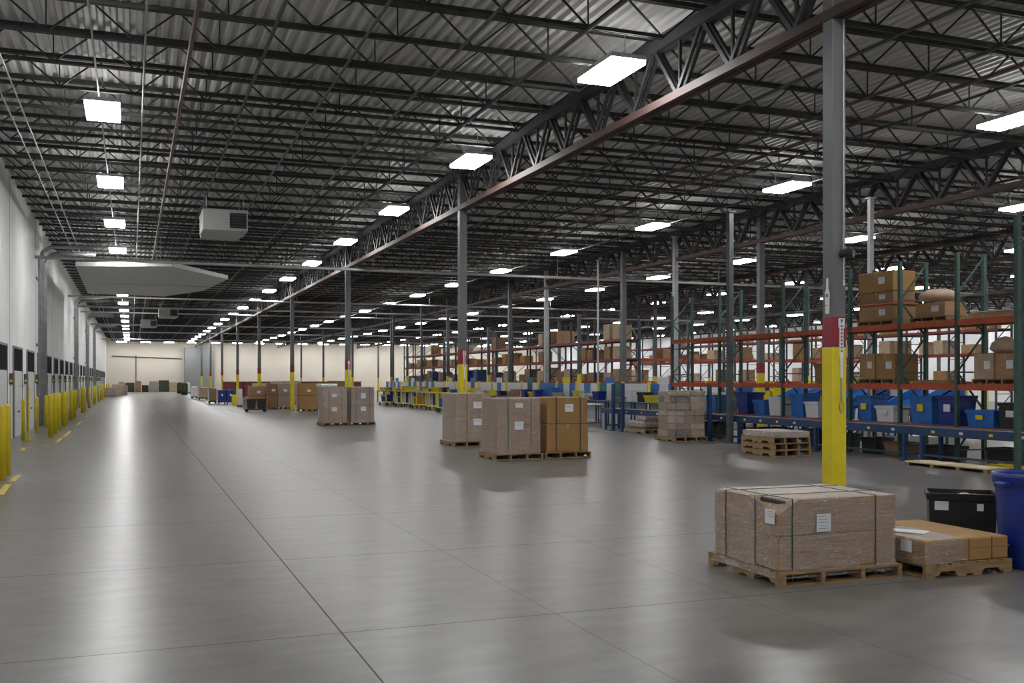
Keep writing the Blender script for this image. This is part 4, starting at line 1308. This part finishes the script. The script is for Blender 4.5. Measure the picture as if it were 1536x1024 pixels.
for i, (a, b) in enumerate([(327.5, 339.3), (340.3, 352)]):
    x, y = fp((a + b) / 2, 606)
    t = thing('bin_cart', 'dark blue bin cart far down the aisle, %s of two' % ('left' if i == 0 else 'right'), 'bin cart', (x, y + .4, 0))
    put('bin_body', MB().bbox(-.26, .26, -.4, .4, .12, .98, .02).mesh('bin_body', 'bluebin'), t)
    for sx in (-.2, .2):
        for sy in (-.3, .3):
            put('wheel', MB().tube([(sx - .02, sy, .06), (sx + .02, sy, .06)], .06, 10).mesh('wheel', 'rubber'), t)
    put('front_label', MB().box(-.05, .05, -.405, -.4, .55, .7).mesh('front_label', 'paper'), t)
for i, (a, b, py, hp, m, lab) in enumerate([(313, 326, 605, 23, 'card_dark', 'brown wrapped load on a white-framed cart left of the blue bins'), (298, 312, 599.5, 19, 'card_pale', 'pale wrapped load on a cart, second left of the blue bins'),
                                            (287, 297, 597.5, 18, 'white', 'white wrapped load on a dark cart, third left of the blue bins'), (279, 286, 590.5, 17, 'whitemetal', 'tall white cage by the far grey partition')]):
    x, y = fp((a + b) / 2, py)
    d = x * sn + y * cs
    w, h = (b - a) / F * d, hp / F * d
    t = thing('load_cart', lab, 'cart', (x, y + .5, 0))
    put('cart_base', MB().box(-w / 2, w / 2, -.5, .5, .1, .16).mesh('cart_base', 'black'), t)
    put('goods', MB().bbox(-w / 2 + .05, w / 2 - .05, -.45, .45, .16, h, .06).mesh('goods', m), t)
    put('frame_end', MB().box(-w / 2, -w / 2 + .05, -.5, -.45, .16, h).box(-w / 2, -w / 2 + .05, .45, .5, .16, h).box(-w / 2, -w / 2 + .05, -.5, .5, h - .05, h).mesh('frame_end', 'white'), t)
    for sx in (-w / 2 + .1, w / 2 - .1):
        put('wheel', MB().tube([(sx, -.42, .05), (sx, -.38, .05)], .05, 10).mesh('wheel', 'rubber'), t)
        put('wheel', MB().tube([(sx, .38, .05), (sx, .42, .05)], .05, 10).mesh('wheel', 'rubber'), t)
# maroon containers, farther back
for i in range(7):
    x = 8.9 + 1.86 * i
    t = thing('bulk_container', 'maroon bulk container in the row before the far wall, %s from the left' % ORD[i], 'container', (x, 97, 0), 0, 'maroon bulk containers')
    put('body', cached('mar', lambda: MB().bbox(-.9, .9, -.6, .6, .1, 1.5, .02).mesh('body', 'maroon')), t)
    put('skid', cached('mar2', lambda: MB().box(-.9, -.75, -.6, .6, 0, .1).box(-.08, .08, -.6, .6, 0, .1).box(.75, .9, -.6, .6, 0, .1).mesh('skid', 'wood_grey')), t)
    put('rim', cached('mar3', lambda: MB().box(-.93, .93, -.63, -.57, 1.44, 1.52).box(-.93, .93, .57, .63, 1.44, 1.52).box(-.93, -.87, -.63, .63, 1.44, 1.52).box(.87, .93, -.63, .63, 1.44, 1.52).mesh('rim', 'card_dark')), t)
rq = random.Random(21)
# clutter before the far wall
x, k = -1.6, 0
while x < 6.2:
    w = rq.uniform(.6, 1.3)
    thing('stored_load', 'brownish load in the row along the far end wall of the dock lane', 'load', (x + w / 2, 144.8 + rq.uniform(-.3, .3), 0), 0, 'loads along the far end wall',
          MB().bbox(-w / 2, w / 2, -.5, .5, .12, rq.uniform(.9, 1.7), .05).box(-w / 2, w / 2, -.5, .5, 0, .12).mesh('stored_load', rq.choice(['card_dark', 'sleeve', 'card', 'sleeve', 'olive', 'card_pale', 'black'])))
    x += w + .1
for i, (px, py, hp, m) in enumerate([(184, 592.5, 15, 'sleeve'), (176, 594, 18, 'card_pale'), (166, 595.5, 15, 'sleeve')]):
    x, y = fp(px, py)
    thing('stored_load', 'wrapped load beside the far dock doors, %s from the far end' % ORD[i], 'load', (x, y, 0), 0, None, MB().bbox(-.5, .5, -.6, .6, .12, hp / F * (x * sn + y * cs), .06).box(-.5, .5, -.6, .6, 0, .12).mesh('stored_load', m))
for i, (px, py) in enumerate([(270, 590), (276.5, 592)]):
    x, y = fp(px, py)
    t = thing('covered_cart', 'dark olive covered cart before the grey partition, %s of two' % ('left' if i == 0 else 'right'), 'cart', (x, y, 0))
    put('cover', MB().bbox(-.35, .35, -.5, .5, .2, 1.35, .15).mesh('cover', 'olive'), t)
    put('base', MB().box(-.35, .35, -.5, .5, .08, .2).mesh('base', 'black'), t)
    put('wheel', MB().tube([(-.3, -.4, .05), (.3, -.4, .05)], .05, 8).mesh('wheel', 'rubber'), t)
    put('wheel', MB().tube([(-.3, .4, .05), (.3, .4, .05)], .05, 8).mesh('wheel', 'rubber'), t)
# loads between the aisle columns and the stations, middle distance
for i, (x, y, m, h) in enumerate([(10.2, 56, 'card', 1.5), (11.8, 57, 'card_dark', 1.3), (10.4, 70, 'sleeve', 1.6), (12.4, 72, 'card', 1.4), (14.2, 74, 'card_dark', 1.6), (9.6, 82, 'card_pale', 1.4), (11.2, 83, 'sleeve', 1.5)]):
    t = thing('pallet_load', 'brown wrapped load between the aisle row and the far containers, %s nearest' % ORD[i], 'pallet load', (x, y, 0), 0, 'loads before the maroon containers')
    pallet(t, 1.2, 1.0, 'y', .12, 'wood')
    put('body', MB().bbox(-.55, .55, -.45, .45, .121, h, .02).mesh('body', m), t)
    put('strap', MB().box(-.2, -.18, -.46, .46, .13, h + .006).mesh('strap', 'strap'), t)

# fittings on the far wall
put('wall_pipe', MB().tube([(-2.5, YF - .1, 4.9), (6.6, YF - .1, 4.6)], .07, 6).mesh('wall_pipe', 'coldark'))['kind'] = 'structure'
put('wall_pipe', MB().tube([(.6, YF - .1, 1.2), (.6, YF - .1, 5.0)], .07, 6).mesh('wall_pipe', 'coldark'))['kind'] = 'structure'

# ------------------------------------------------------------------ world, view
w = bpy.data.worlds.new('world')
bpy.context.scene.world = w
w.use_nodes = True
w.node_tree.nodes['Background'].inputs[0].default_value = (0.02, 0.02, 0.022, 1)
sc = bpy.context.scene
sc.view_settings.view_transform = 'Standard'
sc.view_settings.look = 'None'
sc.view_settings.gamma = 1
sc.view_settings.exposure = 0.0
sc.cycles.max_bounces = 6
sc.cycles.diffuse_bounces = 3
sc.cycles.glossy_bounces = 3
sc.cycles.transparent_max_bounces = 12
sc.cycles.sample_clamp_indirect = 6
